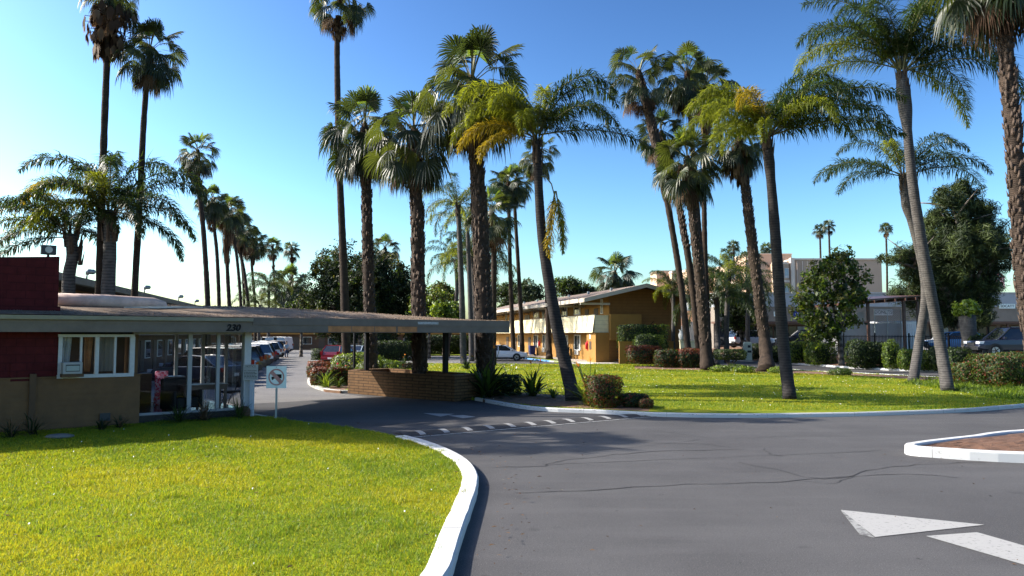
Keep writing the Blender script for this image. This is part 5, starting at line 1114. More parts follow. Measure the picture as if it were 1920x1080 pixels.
# ------------------------------------------------------------------ long wing behind the left car park, with floodlights under a pale eave
w0 = Vector((-18.2,30)); FW = Frame(w0, 104.45)
wg = thing('motel_wing', 'long dark motel wing along the left car park with pale eave and floodlights', 'building', (w0.x,w0.y,0), FW.a)
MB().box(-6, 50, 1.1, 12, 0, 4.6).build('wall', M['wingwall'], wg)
mb = MB(); mb.ext([(-.05,4.75),(-.05,4.95),(6.5,6.1),(13,4.95),(13,4.75),(6.5,5.9)], 'x', -6.5, 50.5); mb.build('roof', M['motelroof'], wg)
mb = MB(); mb.box(-6.55, 50.55, -.12, -.052, 4.66, 4.97); mb.build('fascia', M['taupe'], wg)
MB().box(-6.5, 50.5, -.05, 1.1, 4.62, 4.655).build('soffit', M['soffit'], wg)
for k in range(14):
    x = -4+k*3.9; MB().box(x, x+1.0, 1.04, 1.10, .1, 2.1).build('door', M['door'], wg); w_ = MB().box(x+1.4, x+2.9, 1.04, 1.10, .9, 2.1).build('window', M['winframe'], wg); MB().box(x+1.46, x+2.84, 1.03, 1.04, .96, 2.04).build('pane', M['winglass'], w_)
MB().box(-6, 50, .2, 1.099, 2.45, 2.62).build('walkway_slab', M['taupe_d'], wg)
for px in (158,268,333,364,386,472,519):
    d = ray(px,560); a = Vector((d.x,d.y)); 
    M_ = np.array([[a.x,-FW.ux.x],[a.y,-FW.ux.y]]); t_, x = np.linalg.solve(M_, np.array([FW.o.x,FW.o.y])); 
    if x > 50: continue
    f = MB(); f.box(x-.03,x+.03,-.1,-.04,4.95,5.18); f.sph((x-.18,-.2,5.28),(.13,.16,.13),8,6); f.sph((x+.2,-.22,5.30),(.13,.16,.13),8,6); f.box(x-.2,x+.22,-.1,-.05,5.15,5.2); f.build('floodlight', M['galv'], wg, smooth=True)
# far low wing closing the car park
fw = thing('motel_wing', 'low dark motel wing closing the far end of the car park', 'building', (-32,122,0), R(2))
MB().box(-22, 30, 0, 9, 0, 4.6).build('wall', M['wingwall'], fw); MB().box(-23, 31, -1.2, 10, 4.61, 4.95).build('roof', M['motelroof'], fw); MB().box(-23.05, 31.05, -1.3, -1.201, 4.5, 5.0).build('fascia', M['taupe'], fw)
for k in range(12): x = -20+k*4.1; MB().box(x, x+1.0, -.06, 0, .1, 2.1).build('door', M['door'], fw); w_ = MB().box(x+1.5, x+3.0, -.06, 0, .9, 2.1).build('window', M['winframe'], fw); MB().box(x+1.57, x+2.93, -.08, -.06, .97, 2.03).build('pane', M['winglass'], w_)
MB().box(-22, 30, -1.0, -.06, 2.5, 2.75).build('balcony', M['orange_w'], fw)
# ------------------------------------------------------------------ two storey motel (FM: x along the side, y out of it)
mo = thing('motel_building', 'two storey ochre motel with cream boarded balcony and dark brown gable end', 'building', (FM.o.x, FM.o.y, 0), FM.a)
LM_, DW, RY = 46.0, 6.8, -3.0
MB().ext([(0,.1),(0,5.85),(RY,6.55),(-DW,5.65),(-DW,.1)], 'x', 0, LM_).build('wall', M['orange_w'], mo)
# gable cladding and the triangle over it
mb = MB(); mb.add([(-.02,0,.1),(-.02,-DW,.1),(-.02,-DW,5.72),(-.02,RY,6.62),(-.02,0,5.95),(-.12,0,.1),(-.12,-DW,.1),(-.12,-DW,5.72),(-.12,RY,6.62),(-.12,0,5.95)],
       [(0,1,2,3,4),(9,8,7,6,5),(0,4,9,5),(1,6,7,2),(2,7,8,3),(3,8,9,4)]); mb.build('gable_wall', M['gable'], mo)
EV = 2.7      # eave overhang over the balcony
sl_ = (6.85-5.50)/(EV-RY); zr = 6.85; RR = RY-(EV-RY)+.2; zR = 5.50+sl_*.2
mb = MB(); mb.ext([(EV,5.50),(RY,zr),(RR,zR),(RR,zR-.14),(RY,zr-.14),(EV,5.36)], 'x', -1.25, LM_+.8); mb.build('roof', M['motelroof'], mo)
mb = MB(); mb.box(-1.25, LM_+.8, EV+.002, EV+.06, 5.22, 5.56)
mb.ext([(EV,5.565),(RY,zr+.05),(RR-.05,zR+.05),(RR-.05,zR-.29),(RY,zr-.30),(EV,5.225)], 'x', -1.32, -1.252); mb.build('fascia', M['eave'], mo)
for k in range(8): MB().box(-.3+k*6.4, -.15+k*6.4, .0, EV-.01, 5.04, 5.22).build('roof_beam', M['eave'], mo)
for k in range(7): x = 3+k*6; MB().box(x, x+.18, -1.6, -1.4, 6.3, 6.75).build('roof_vent', M['galv'], mo)
# balcony: floor and sloping cream parapet
MB().box(.2, LM_, .001, 1.28, 2.66, 2.80).build('balcony_floor', M['orange_w'], mo)
mb = MB(); mb.ext([(1.52,2.66),(1.30,4.16),(1.22,4.16),(1.285,2.66)], 'x', .05, LM_); mb.add([(.05,0.02,2.66),(.05,1.52,2.66),(.05,1.30,4.16),(.05,.02,4.16),(.13,.02,2.66),(.13,1.284,2.66),(.13,1.21,4.16),(.13,.02,4.16)], [(0,1,2,3),(5,4,7,6),(3,2,6,7)])
mb.build('balcony_parapet', M['cream'], mo); mb = MB(); mb.box(.0, LM_, 1.18, 1.34, 4.162, 4.21); mb.build('parapet_cap', M['eave'], mo)
def mwin(px0, px1, pt, pb, name='window', curtain=True):
    x0, z0 = FM.ypl(px1, pb, 0); x1, _ = FM.ypl(px0, pb, 0); z1 = FM.ypl(px1, pt, 0)[1]
    f = .07; mb = MB()
    for a in (x0, x1-f): mb.box(a, a+f, .002, .07, z0, z1)
    mb.box(x0+f, x1-f, .002, .07, z0, z0+f); mb.box(x0+f, x1-f, .002, .07, z1-f, z1); xm = (x0+x1)/2; mb.box(xm-.03, xm+.03, .002, .06, z0+f, z1-f)
    w = mb.build(name, M['winframe'], mo); MB().box(x0+f, x1-f, .003, .03, z0+f, z1-f).build('pane', M['winglass'], w)
    if curtain: MB().box(x0+f+.05, x0+f+(xm-x0)*.45, .031, .036, z0+f, z1-f).build('curtain', M['curtain'], w)
    return x0, x1, z0
def c5(x, y): return 900+x/5.4, 500+y/5.4
for a,b_,t_,bb in ((958,1022,690,848),(870,894,690,845),(638,668,690,828),(548,592,690,820),(388,416,688,810),(955,1018,368,487),(832,888,382,497),(634,655,405,515),(545,600,420,518),(335,350,440,535),(262,276,450,540),(1225,1247,330,478)):
    x0, y0 = c5(a,t_); x1, y1 = c5(b_,bb); r_ = mwin(x0, x1, y0, y1)
    if t_ > 600 and a in (958,638):
        ac_ = MB().box((r_[0]+r_[1])/2-.5, (r_[0]+r_[1])/2+.5, .002, .16, .55, 1.0).build('wall_air_conditioner', M['curtain'], mo, bevel=.01)
        mb = MB(); [mb.box((r_[0]+r_[1])/2-.42, (r_[0]+r_[1])/2+.42, .161, .168, .60+.05*k, .62+.05*k) for k in range(7)]; mb.build('grille', M['darkmetal'], ac_)
def mdoor(a, b_, lvl, m='door'):
    x0 = FM.ypl(*c5(b_,900), 0)[0]; x1 = FM.ypl(*c5(a,900), 0)[0]; z = .1 if lvl == 0 else 2.801
    d_ = MB().box(x0, x1, .002, .05, z, z+2.05).build('door', M[m], mo)
    MB().box(x0+.1, x0+.16, .051, .10, z+.95, z+1.05).build('handle', M['alu'], d_)
for a,b_,l in ((490,515,0),(268,292,0),(775,800,0),(350,372,0),(1068,1105,1),(1160,1200,1),(458,480,1),(484,505,1),(300,318,1),(700,722,1)): mdoor(a,b_,l)
# stair block, stairs and low walls at the near end
x0 = FM.ypl(1100,682,0)[0]
MB().box(-.05, 2.2, .003, 1.25, .1, 2.655).build('stair_block', M['orange_w'], mo)
mb = MB(); mb.box(1.0, 1.5, 1.251, 1.27, 1.2, 1.9); mb.build('dark_niche', M['door'], mo); MB().box(1.1,1.45,1.252,1.28,2.1,2.5).build('room_plate', M['curtain'], mo)
MB().box(-.36, -.125, -2.9, -.0, 2.0, 4.25).build('stair_wall', M['orange_w'], mo)
st = MB()
for k in range(12): st.box(-1.25, -.13, -.3-.28*k-.3, -.3-.28*k, .10+.21*k, .16+.21*k)
st.build('stair_tread', M['darkmetal'], mo)
rl = MB(); rl.tube([(-1.3,-.2,1.0),(-1.3,-3.6,3.6)], .03, 6)
for k in range(12): rl.tube([(-1.3,-.35-.28*k,.15+.21*k),(-1.3,-.35-.28*k,1.1+.215*k)], .015, 5)
rl.build('stair_rail', M['black'], mo)
q0 = FM.loc(P(1161,660,61)); q1 = FM.loc(P(1178,660,61))
for lab,pa,pb_,Y,zt,dp in (('low ochre garden wall end at the motel stairs, left of the hedges',1161,1189,61,1.85,.5),('ochre garden wall behind the maroon hedge, right of the rounded green hedge',1238,1262,63,1.85,.4),('pale yellow garden wall behind the leaning cluster palm',1275,1307,59,1.95,.4)):
    a = P(pa,660,Y); b_ = P(pb_,660,Y); t = thing('garden_wall', lab, 'wall', ((a.x+b_.x)/2,Y,0), 0, 'low garden walls by the motel'); w = (b_.x-a.x)/2
    MB().box(-w,w,-dp/2,dp/2,-.05,zt).build('wall', M['orange_w' if 'ochre' in lab else 'cream'], t); MB().box(-w-.04,w+.04,-dp/2-.04,dp/2+.04,zt+.001,zt+.07).build('coping', M['orange_w' if 'ochre' in lab else 'cream'], t)
p = P(1281,640,58.5); t = thing('clay_urn', 'pale clay urn on the pale yellow garden wall', 'urn', (p.x,58.9,2.02)); MB().tube([(0,0,0),(0,0,.1),(0,0,.45),(0,0,.7),(0,0,.8)], [.15,.22,.30,.18,.22], 12).build('body', M['curtain'], t, smooth=True); MB().tube([(0,0,.8),(0,0,.84)], .25, 12).build('rim', M['curtain'], t)
# recycling and rubbish bins, extinguishers, lamps
for px,py,m,lab in ((1006.5,667,'flagblue','blue recycling bin against the motel wall'),(1070,673,'black','black rubbish bin against the motel wall')):
    x,_ = FM.ypl(px,py-4,0); w = FM.wld(x,.55,.1); t = thing('bin', lab, 'bin', w, FM.a, 'bins along the motel wall')
    MB().loft([[(-s*.3,-s*.32,z),(s*.3,-s*.32,z),(s*.3,s*.32,z),(-s*.3,s*.32,z)] for s,z in ((.85,.06),(1.05,1.05))]).build('body', M[m], t, bevel=.03); MB().box(-.35,.35,-.38,.36,1.051,1.12).build('lid', M[m], t, bevel=.02)
    MB().tube([(-.3,-.3,.08),(.3,-.3,.08)], .08, 8).build('wheel', M['black'], t)
for px,py in ((1013,641),(1108.5,667)):
    x,z = FM.ypl(px,py,0); yo = 0 if px < 1100 else 1.25; t = thing('fire_extinguisher', 'red fire extinguisher box on the motel wall left of the second window' if px < 1100 else 'red fire extinguisher on the stair block by the doorway', 'extinguisher', FM.wld(x if px < 1100 else 1.95,yo,1.2), FM.a)
    MB().tube([(0,.12,0),(0,.12,.5),(0,.12,.6)], [.09,.09,.03], 10).build('cylinder', M['petal_r'], t, smooth=True); MB().box(-.13,.13,.002,.03,-.1,.75).build('back_plate', M['petal_r'], t)
# ------------------------------------------------------------------ beige hotel far behind
ho = thing('hotel_building', 'beige four storey hotel with bay windows and roof plant room', 'building', (P(1490,560,140).x,140,0), 0)
k = 140/F_PX
def hz_(py): return CAM_Z+(HORIZON-py)*k
MB().box(0, 16.5, 0, 18, 0, hz_(487)).build('wall', M['beige'], ho); MB().box(-.2, 16.7, -.2, 18, hz_(487)+.01, hz_(484)).build('parapet', M['beige_l'], ho)
MB().box(-.9, -.2, -.9, .0, 0, hz_(484)).build('corner_pier', M['beige_l'], ho)
MB().box(-9, -1, .4, 18, 0, hz_(490)).build('wall', M['beige'], ho)
MB().box(-7.5, 1.5, 5, 12, hz_(490), hz_(471)).build('plant_room', M['beige'], ho); MB().box(-7.6, 1.6, 4.9, 12.1, hz_(471)+.01, hz_(469.5)).build('plant_room_cap', M['beige_l'], ho)
for k2 in range(3):
    bx = -2.4-k2*3.6; by = -.5+k2*2.2
    N = 10; arc = [(bx-1.9+3.3*i/N, by-.9*math.sin(math.pi*i/N)) for i in range(N+1)]
    MB().prism(arc+[(bx+1.4,by+4),(bx-1.9,by+4)], 0, hz_(495)).build('bay', M['beige'], ho, smooth=False)
    for py in (494,528,561,590): 
        mb = MB(); mb.prism([(x+(.12 if i > N/2 else -.12)*0, y-.14) for i,(x,y) in enumerate(arc)]+[(bx+1.4,by+.3),(bx-1.9,by+.3)], hz_(py)-.18, hz_(py)+.18); mb.build('cornice', M['beige_l'], ho)
    for row in (513,546,578):
        for sx in (-.95, .5):
            i = int(round((sx+1.9)/3.3*N)); x, y = arc[i]; x, y = bx+sx, by-.9*math.sin(math.pi*(sx+1.9)/3.3)
            w_ = MB().box(x-.45, x+.45, y-.12, y+.2, hz_(row)-.95, hz_(row)+.95).build('window', M['beige_l'], ho); MB().box(x-.38, x+.38, y-.15, y-.121, hz_(row)-.5, hz_(row)+.88).build('pane', M['hotelglass'], w_); MB().box(x-.38, x+.38, y-.16, y-.121, hz_(row)-.9, hz_(row)-.55).build('vent', M['curtain'], w_)
# stepped left wing of the hotel
for k2,(pa,pb_,pt) in enumerate(((1404,1424,494),(1380,1404,500),(1350,1380,504),(1320,1350,507),(1290,1320,509),(1262,1290,512),(1236,1262,514))):
    Yh = 148+k2*5; xa = P(pa,500,Yh).x-P(1490,560,140).x; xb = P(pb_,500,Yh).x-P(1490,560,140).x; zt = CAM_Z+(HORIZON-pt)*Yh/F_PX
    MB().box(xa-.3, xb+.3, Yh-140, Yh-140+9, 0, zt).build('wall', M['beige'], ho); MB().box(xa-.4, xb+.4, Yh-140-.2, Yh-140+9, zt+.01, zt+.5).build('cornice', M['beige_l'], ho)
    for z in (3,6.2,9.2): w_ = MB().box((xa+xb)/2-.6,(xa+xb)/2+.6,Yh-140-.06,Yh-140,z,z+1.6).build('window', M['beige_l'], ho); MB().box((xa+xb)/2-.5,(xa+xb)/2+.5,Yh-140-.09,Yh-140-.061,z+.1,z+1.5).build('pane', M['hotelglass'], w_)
MB().box(P(1231,500,176).x-P(1490,560,140).x, P(1300,500,176).x-P(1490,560,140).x, 36, 44, 0, CAM_Z+(HORIZON-507)*176/F_PX).build('plant_room', M['beige'], ho)
mb = MB()
for a in (.6,1.6,2.5,3.4): mb.tube([(a,-.06,6),(a,-.06,hz_(489))], .07, 6)
mb.build('drain_pipe', M['beige_l'], ho)
# ------------------------------------------------------------------ strip of shops
SY = 88.0; ks = SY/F_PX
def sz(py): return CAM_Z+(HORIZON-py)*ks
def sx(px): return (px-960)*ks
sh_ = thing('shop_strip', 'long single storey strip of shops with grey fascia, shop windows and signs', 'building', (sx(1340),SY,0), 0); X0 = sx(1340); W_ = sx(2010)-X0
MB().box(0, W_, .6, 14, 0, sz(600)).build('wall', M['shopbeige'], sh_); MB().box(-.3, W_, -1.6, 14, sz(576), sz(552)).build('fascia', M['shopgrey'], sh_); MB().box(-.35, W_, -1.7, 14, sz(552)+.01, sz(549.5)).build('roof_edge', M['curtain'], sh_)
MB().box(-.3, W_, -1.5, .6, sz(603), sz(576)-.01).build('sign_band', M['shopbeige'], sh_); MB().box(-.3, W_, -1.52, .6, sz(607), sz(603)-.01).build('canopy_edge', M['shopbrown'], sh_)
for i in range(15):
    xa = i*W_/15+.3; xb = (i+1)*W_/15-.2
    f_ = MB().box(xa, xb, .53, .6, .1, sz(610)).build('shop_front', M['shopbrown'], sh_); MB().box(xa+.12, xa+(xb-xa)*.45, .5, .529, .3, sz(612)).build('pane', M['winglass'], f_); MB().box(xa+(xb-xa)*.52, xb-.12, .5, .529, .15, sz(612)).build('pane', M['hotelglass' if i % 3 == 0 else 'winglass'], f_)
    if i % 2: MB().box(xb+.02, xb+.2, -1.4, -1.2, 0, sz(607)-.01).build('column', M['shopbrown'], sh_)
def ssign(pa, pb_, pt, pbt, m, txt=None, tm='black', name='shop_sign', size=.55):
    x0, x1 = sx(pa)-X0, sx(pb_)-X0; b_ = MB().box(x0, x1, -1.66, -1.56, sz(pbt), sz(pt)).build(name, M[m], sh_)
    if txt: text('lettering', txt, size, M[tm], b_, ((x0+x1)/2,-1.675,(sz(pbt)+sz(pt))/2), (R(90),0,0), .005)
    return b_
ssign(1857,1886,571,579.5,'signw','SDCATT','black',size=.42); ssign(1442,1458,585,594,'signw','OPEN 7 DAYS','flagblue',size=.15); ssign(1398,1425,584,597,'flagblue','W','white',size=.8)
b_ = ssign(1478,1490,584,594,'flagblue'); x = sx(1484)-X0; z = sz(589); mb = MB(); mb.add([(x-.22,-1.672,z+.02),(x-.06,-1.672,z-.18),(x+.22,-1.672,z+.2),(x-.05,-1.672,z-.02)], [(0,1,2,3)]); mb.build('tick_mark', M['white'], b_)
ssign(1626,1660,581,592,'curtain','DONUTS','black',size=.5)
fg = thing('flag', 'american flag on a thin pole above the shop roof', 'flag', (sx(1898),SY+4,sz(552)+.2)); MB().tube([(0,0,-.2),(0,0,3.1)], .04, 6).build('pole', M['alu'], fg)
nX, nZ = 10, 13; V = []; mb = MB()
def fp(i,j): f = i/nX; return (2.1*f*.95, .16*math.sin(f*7+j*.1)*f, 2.95-1.35*j/nZ-.9*f*f-.1*math.sin(f*6))
for i in range(nX):
    for j in range(nZ): mb.add([fp(i,j),fp(i+1,j),fp(i+1,j+1),fp(i,j+1)], [(3,2,1,0)], 2 if (i < 4 and j < 7) else j % 2)
mb.build('flag_cloth', [M['flagred'],M['white'],M['flagblue']], fg)
MB().box(sx(1893)-X0, sx(1901)-X0, 3, 3.8, sz(549), sz(543.5)).build('roof_unit', M['darkmetal'], sh_)
# ------------------------------------------------------------------ bin store: block wall, chain link, timber roof; container
EY = 62.0; ke = EY/F_PX
def ez(py): return CAM_Z+(HORIZON-py)*ke
def ex(px): return (px-960)*ke
en = thing('bin_store', 'bin store with grey block walls, chain link panels and dark timber roof on posts', 'shelter', (ex(1640),EY,0)); E0 = ex(1640)
MB().box(ex(1580)-E0, ex(1688)-E0, 0, .2, 0, ez(606)).build('block_wall', M['greywall'], en); MB().box(ex(1609)-E0, ex(1622)-E0, .21, .5, 0, ez(585)).build('pier', M['greywall'], en)
MB().box(ex(1688)-E0, ex(1688)-E0+.2, .201, 4, 0, ez(606)).build('block_wall', M['greywall'], en); MB().box(ex(1580)-E0-.2, ex(1580)-E0, .0, 4, 0, ez(606)).build('block_wall', M['greywall'], en)
mb = MB()
xs_ = [ex(1638)-E0, ex(1662)-E0, ex(1687)-E0]
for x in xs_: mb.tube([(x,-.12,ez(640)),(x,-.12,ez(581))], .04, 6)
for z in (ez(581.5), ez(604), ez(632)): mb.tube([(xs_[0],-.12,z),(xs_[-1],-.12,z)], .03, 6)
z0, z1 = ez(636), ez(581.5); w = xs_[-1]-xs_[0]; hh = z1-z0; s = .16
for k in range(int((w+hh)/s)):
    a = -hh+k*s
    for sg in (0,1):
        xa, xb = max(0,a), min(w,a+hh); za, zb = xa-a, xb-a
        if sg: xa, xb = w-xa, w-xb
        mb.tube([(xs_[0]+xa,-.13,z0+za),(xs_[0]+xb,-.13,z0+zb)], .008, 3, cap=False)
mb.build('chain_link_panel', M['galv'], en)
mb = MB(); mb.add([(ex(1570)-E0,-1.2,ez(568)),(ex(1722)-E0,-1.2,ez(557)),(ex(1722)-E0,4.5,ez(551)),(ex(1570)-E0,4.5,ez(560)),(ex(1570)-E0,-1.2,ez(568)+.1),(ex(1722)-E0,-1.2,ez(557)+.1),(ex(1722)-E0,4.5,ez(551)+.1),(ex(1570)-E0,4.5,ez(560)+.1)], [(0,3,2,1),(4,5,6,7),(0,1,5,4),(1,2,6,5),(2,3,7,6),(3,0,4,7)]); mb.build('timber_roof', M['darkwood'], en)
mb = MB()
for i in range(9): f = i/8; x = (ex(1570)+(ex(1722)-ex(1570))*f)-E0; z = ez(568)+(ez(557)-ez(568))*f; mb.box(x-.06, x+.06, -1.35, 4.4, z-.24, z-.01)
mb.build('rafter', M['darkwood'], en)
for px in (1623,1690,1716): MB().box(ex(px)-E0-.1, ex(px)-E0+.1, -.5, -.3, 0, ez(563)-.1).build('post', M['darkwood'], en)
co = thing('storage_container', 'pale blue white storage container beside the bin store', 'container', (ex(1715),EY+1,0)); w = (ex(1740)-ex(1690))/2
MB().box(-w, w, 0, 5, .1, ez(603)).build('body', M['white'], co, bevel=.02); mb = MB()
for k in range(12): mb.box(-w+.08+k*w/6, -w+.16+k*w/6, -.04, -.001, .25, ez(603)-.15)
mb.build('rib', M['white'], co); MB().box(-w-.02, w+.02, -.05, 5.02, ez(603)+.001, ez(603)+.08).build('top_rail', M['pole'], co)
# iron fence: bays of bars between posts
A0, A1, A2 = G(1478,668,.1), G(1700,690,.1), G(1960,716,.1)
A0 = Vector((24.4,66,.62)); A1 = Vector((29.6,55.8,.62)); A2 = Vector((46.5,44.3,.62))
fe = thing('iron_fence', 'black iron bar fence on the soil strip before the shops', 'fence', A0)
pb_ = MB(); bars = MB()
for a, b_ in ((A0,A1),(A1,A2)):
    L = (b_-a).length; n = int(L/2.4); d = (b_-a)/n
    for i in range(n+1): q = a+d*i-A0; MB().box(q.x-.04,q.x+.04,q.y-.04,q.y+.04,-.1,1.98).build('post', M['black'], fe)
    u = d.normalized(); m = int(L/.125)
    for z in (.2,1.72): bars.tube([a-A0+Vector((0,0,z)), b_-A0+Vector((0,0,z))], .022, 4)
    for i in range(m): q = a-A0+u*(i*.125); bars.box(q.x-.014,q.x+.014,q.y-.014,q.y+.014,.1,1.82)
bars.build('bars', M['black'], fe)
# utility pedestal
p = Vector((P(1402,677,68).x,68,.1)); t = thing('utility_pedestal', 'pale green metal utility pedestal with dark labels by the far kerb', 'pedestal', p, R(-12))
MB().box(-.4,.4,-.35,.35,0,.08).build('base', M['kerb_old'], t); MB().loft([[(-.36,-.3,z),(.36,-.3,z),(.36,.3,z),(-.36,.3,z)] if z < 1.6 else [(-.3,-.25,z),(.3,-.25,z),(.3,.25,z),(-.3,.25,z)] for z in (.081,1.55,1.72)]).build('cabinet', mat('pedestal_paint', (.55,.60,.50), .6, (3,.1)), t, bevel=.02)
mb = MB(); mb.box(.0,.25,-.312,-.301,1.2,1.42); mb.box(-.05,.3,-.312,-.301,.75,.95); mb.build('label_plate', M['darkmetal'], t)
# ------------------------------------------------------------------ vehicles
PAINT = {}
def paint(name, col, metal=.0):
    if name not in PAINT: PAINT[name] = mat('car_paint_'+name, col, .28, None, None, metal, .5, .6)
    return PAINT[name]
CG = mat('car_glass', (.012,.014,.017), .04, spec=.9); TY = mat('tyre', (.014,.014,.015), .85); RIM = mat('alloy_rim', (.42,.42,.44), .3, metal=.8)
TLm = mat('tail_light', (.20,.008,.008), .15, spec=.8); HLm = mat('head_light', (.75,.77,.8), .08, spec=.9); TRIM = mat('car_trim', (.018,.018,.02), .5)
PLATE = mat('number_plate', (.7,.7,.68), .5)
def car(kind, label, loc, rz, pm, group=None, cat='car', name=None):
    """x forward; L length, W half width; stations (x, belt z) and greenhouse (x0 base rear, x1 roof rear, x2 roof front, x3 base front)"""
    S = dict(sedan=(4.8,.91,[(0,.62,.78),(.06,.5,.96),(.55,.42,1.0),(1.2,.3,.98),(3.2,.3,.94),(3.5,.3,.93),(4.4,.36,.80),(4.72,.42,.70),(4.8,.5,.60)],(.55,1.35,2.75,3.65),1.46,.33,(.92,3.82)),
             hatch=(4.4,.90,[(0,.55,.80),(.05,.45,1.02),(.3,.38,1.05),(1.0,.3,1.02),(3.0,.3,.98),(3.2,.3,.97),(4.05,.36,.86),(4.33,.42,.74),(4.4,.5,.60)],(.12,.62,2.5,3.35),1.58,.34,(.80,3.5)),
             suv=(4.8,.96,[(0,.6,.85),(.05,.48,1.08),(.3,.42,1.12),(1.0,.36,1.12),(3.2,.36,1.08),(3.5,.36,1.07),(4.45,.42,.98),(4.73,.5,.82),(4.8,.55,.65)],(.08,.35,2.85,3.65),1.80,.38,(.92,3.85)),
             van=(5.4,1.0,[(0,.5,.95),(.04,.4,1.2),(.3,.38,1.25),(1.0,.36,1.25),(3.9,.36,1.2),(4.3,.36,1.15),(5.05,.42,1.0),(5.33,.5,.82),(5.4,.55,.65)],(.03,.12,3.75,4.75),2.15,.37,(1.0,4.4)),
             pickup=(5.5,.98,[(0,.6,.9),(.05,.5,1.08),(.3,.45,1.10),(1.0,.4,1.10),(3.2,.4,1.10),(4.0,.4,1.09),(5.1,.45,1.03),(5.42,.52,.85),(5.5,.58,.68)],(2.0,2.25,3.3,4.15),1.83,.40,(1.1,4.5)))[kind]
    L, W, st, gh, H, wr, ax = S
    nm = name or dict(sedan='parked_car', hatch='parked_hatchback', suv='parked_suv', van='parked_van', pickup='pickup_truck')[kind]
    t = thing(nm, label, cat, loc, rz, group); x0 = -L/2
    rings = []
    for x, zb, zt in st:
        e = 1 - .12*max(0, 1-min(x, L-x)/.5)**2; w = W*e; m = zb+(zt-zb)*.55
        rings.append([(x+x0,-w*.9,zb),(x+x0,-w,zb+.12*(zt-zb)),(x+x0,-w,m),(x+x0,-w*.965,zt-.04),(x+x0,-w*.88,zt),(x+x0,w*.88,zt),(x+x0,w*.965,zt-.04),(x+x0,w,m),(x+x0,w,zb+.12*(zt-zb)),(x+x0,w*.9,zb)])
    MB().loft([r[::-1] for r in rings]).build('body', pm, t, smooth=False)
    def belt(x): return float(np.interp(x, [s[0] for s in st], [s[2] for s in st]))
    a, b_, c, d = gh; wb, wt = W*.90, W*.72
    q = {}
    for sg in (-1,1):
        q[sg] = [(a+x0,sg*wb,belt(a)-.02),(b_+x0,sg*wt,H-.05),((b_+c)/2+x0,sg*wt,H),(c+x0,sg*wt,H-.05),(d+x0,sg*wb,belt(d)-.02)]
    # pillars + roof shell
    mb = MB(); l, r = q[1], q[-1]
    mb.add([l[1],l[2],l[3],r[3],r[2],r[1]], [(0,1,4,5),(1,2,3,4)])
    mb.add([(x,y,z-.05) for x,y,z in (l[1],l[2],l[3],r[3],r[2],r[1])], [(5,4,1,0),(4,3,2,1)])
    def bar(p, q_, w): mb.tube([p,q_], w, 5)
    for s_ in (l, r):
        bar(s_[0],s_[1],.045); bar(s_[3],s_[4],.04); bar(s_[1],s_[2],.04); bar(s_[2],s_[3],.04)
        mid = .5*(b_+c); bar((mid+x0,s_[0][1]*.985,belt(mid)-.02),(mid+x0,s_[2][1],H-.02),.04)
    mb.build('roof', pm, t)
    g_ = MB(); i_ = .985
    for s_, o in ((l,1),(r,-1)):
        f = [(s_[0][0]+.12,s_[0][1]*.995,s_[0][2]+.03),(s_[1][0]+.1,s_[1][1]*.995,s_[1][2]-.03),(s_[2][0],s_[2][1]*.995,s_[2][2]-.04),(s_[3][0]-.06,s_[3][1]*.995,s_[3][2]-.03),(s_[4][0]-.12,s_[4][1]*.995,s_[4][2]+.03)]
        g_.add(f, [(0,1,2,3,4) if o < 0 else (4,3,2,1,0)])
    if kind != 'van': g_.add([l[0],l[1],r[1],r[0]], [(0,1,2,3)])
    g_.add([l[3],l[4],r[4],r[3]], [(0,1,2,3)]); g_.build('windows', CG, t)
    if kind == 'van': MB().add([l[0],l[1],r[1],r[0]], [(0,1,2,3)]).build('rear_door', pm, t)
    for x in ax:
        for sg in (-1,1):
            wh = bpy.data.objects.new('wheel', None); C.objects.link(wh); wh.parent = t; wh.location = (x+x0, sg*(W-.12), wr)
            MB().tube([(0,-sg*.1,0),(0,sg*.115,0),(0,sg*.135,0)], [wr,wr,wr*.9], 18).build('tyre', TY, wh)
            m_ = MB(); m_.tube([(0,sg*.13,0),(0,sg*.142,0)], wr*.62, 14)
            m_.build('rim', RIM, wh); m2 = MB()
            for k in range(5): a2 = k*2*math.pi/5; m2.tube([(0,sg*.145,0),(wr*.58*math.cos(a2),sg*.145,wr*.58*math.sin(a2))], .03, 4)
            m2.build('spoke', TRIM, wh)
    mb = MB()
    for x in ax:
        for sg in (-1,1): mb.tube([(x+x0,sg*(W-.08),wr+.01),(x+x0,sg*(W+.004),wr+.01)], wr*1.16, 18)
    mb.box(x0+.25, x0+L-.25, -W*.88, W*.88, .2, .45); mb.build('wheel_arch', TRIM, t)
    zb = st[1][2]; tl = MB()
    for sg in (-1,1):
        y0, y1 = sorted((sg*W*.70, sg*W*.96)); tl_h = (zb-.24, zb-.06) if kind in ('sedan','pickup') else (zb-.22, zb+.06)
        MB().box(x0-.015, x0+.13, y0, y1, *tl_h).build('tail_light', TLm, t)
        y0, y1 = sorted((sg*W*.55, sg*W*.95)); zf = st[-3][2]
        MB().box(x0+L-.42, x0+L-.02, y0, y1, zf-.19, zf-.03).build('headlight', HLm, t, bevel=.02)
        xm = d-.35 if kind != 'pickup' else d-.3
        MB().box(xm+x0-.06, xm+x0+.08, min(sg*W*.93,sg*(W+.16)), max(sg*W*.93,sg*(W+.16)), belt(xm)+.02, belt(xm)+.16).build('mirror', pm, t, bevel=.02)
    MB().box(x0-.05, x0+.2, -W*.86, W*.86, st[1][1]-.06, st[1][1]+.17).build('rear_bumper', pm if kind in ('sedan','hatch') else TRIM, t, bevel=.03)
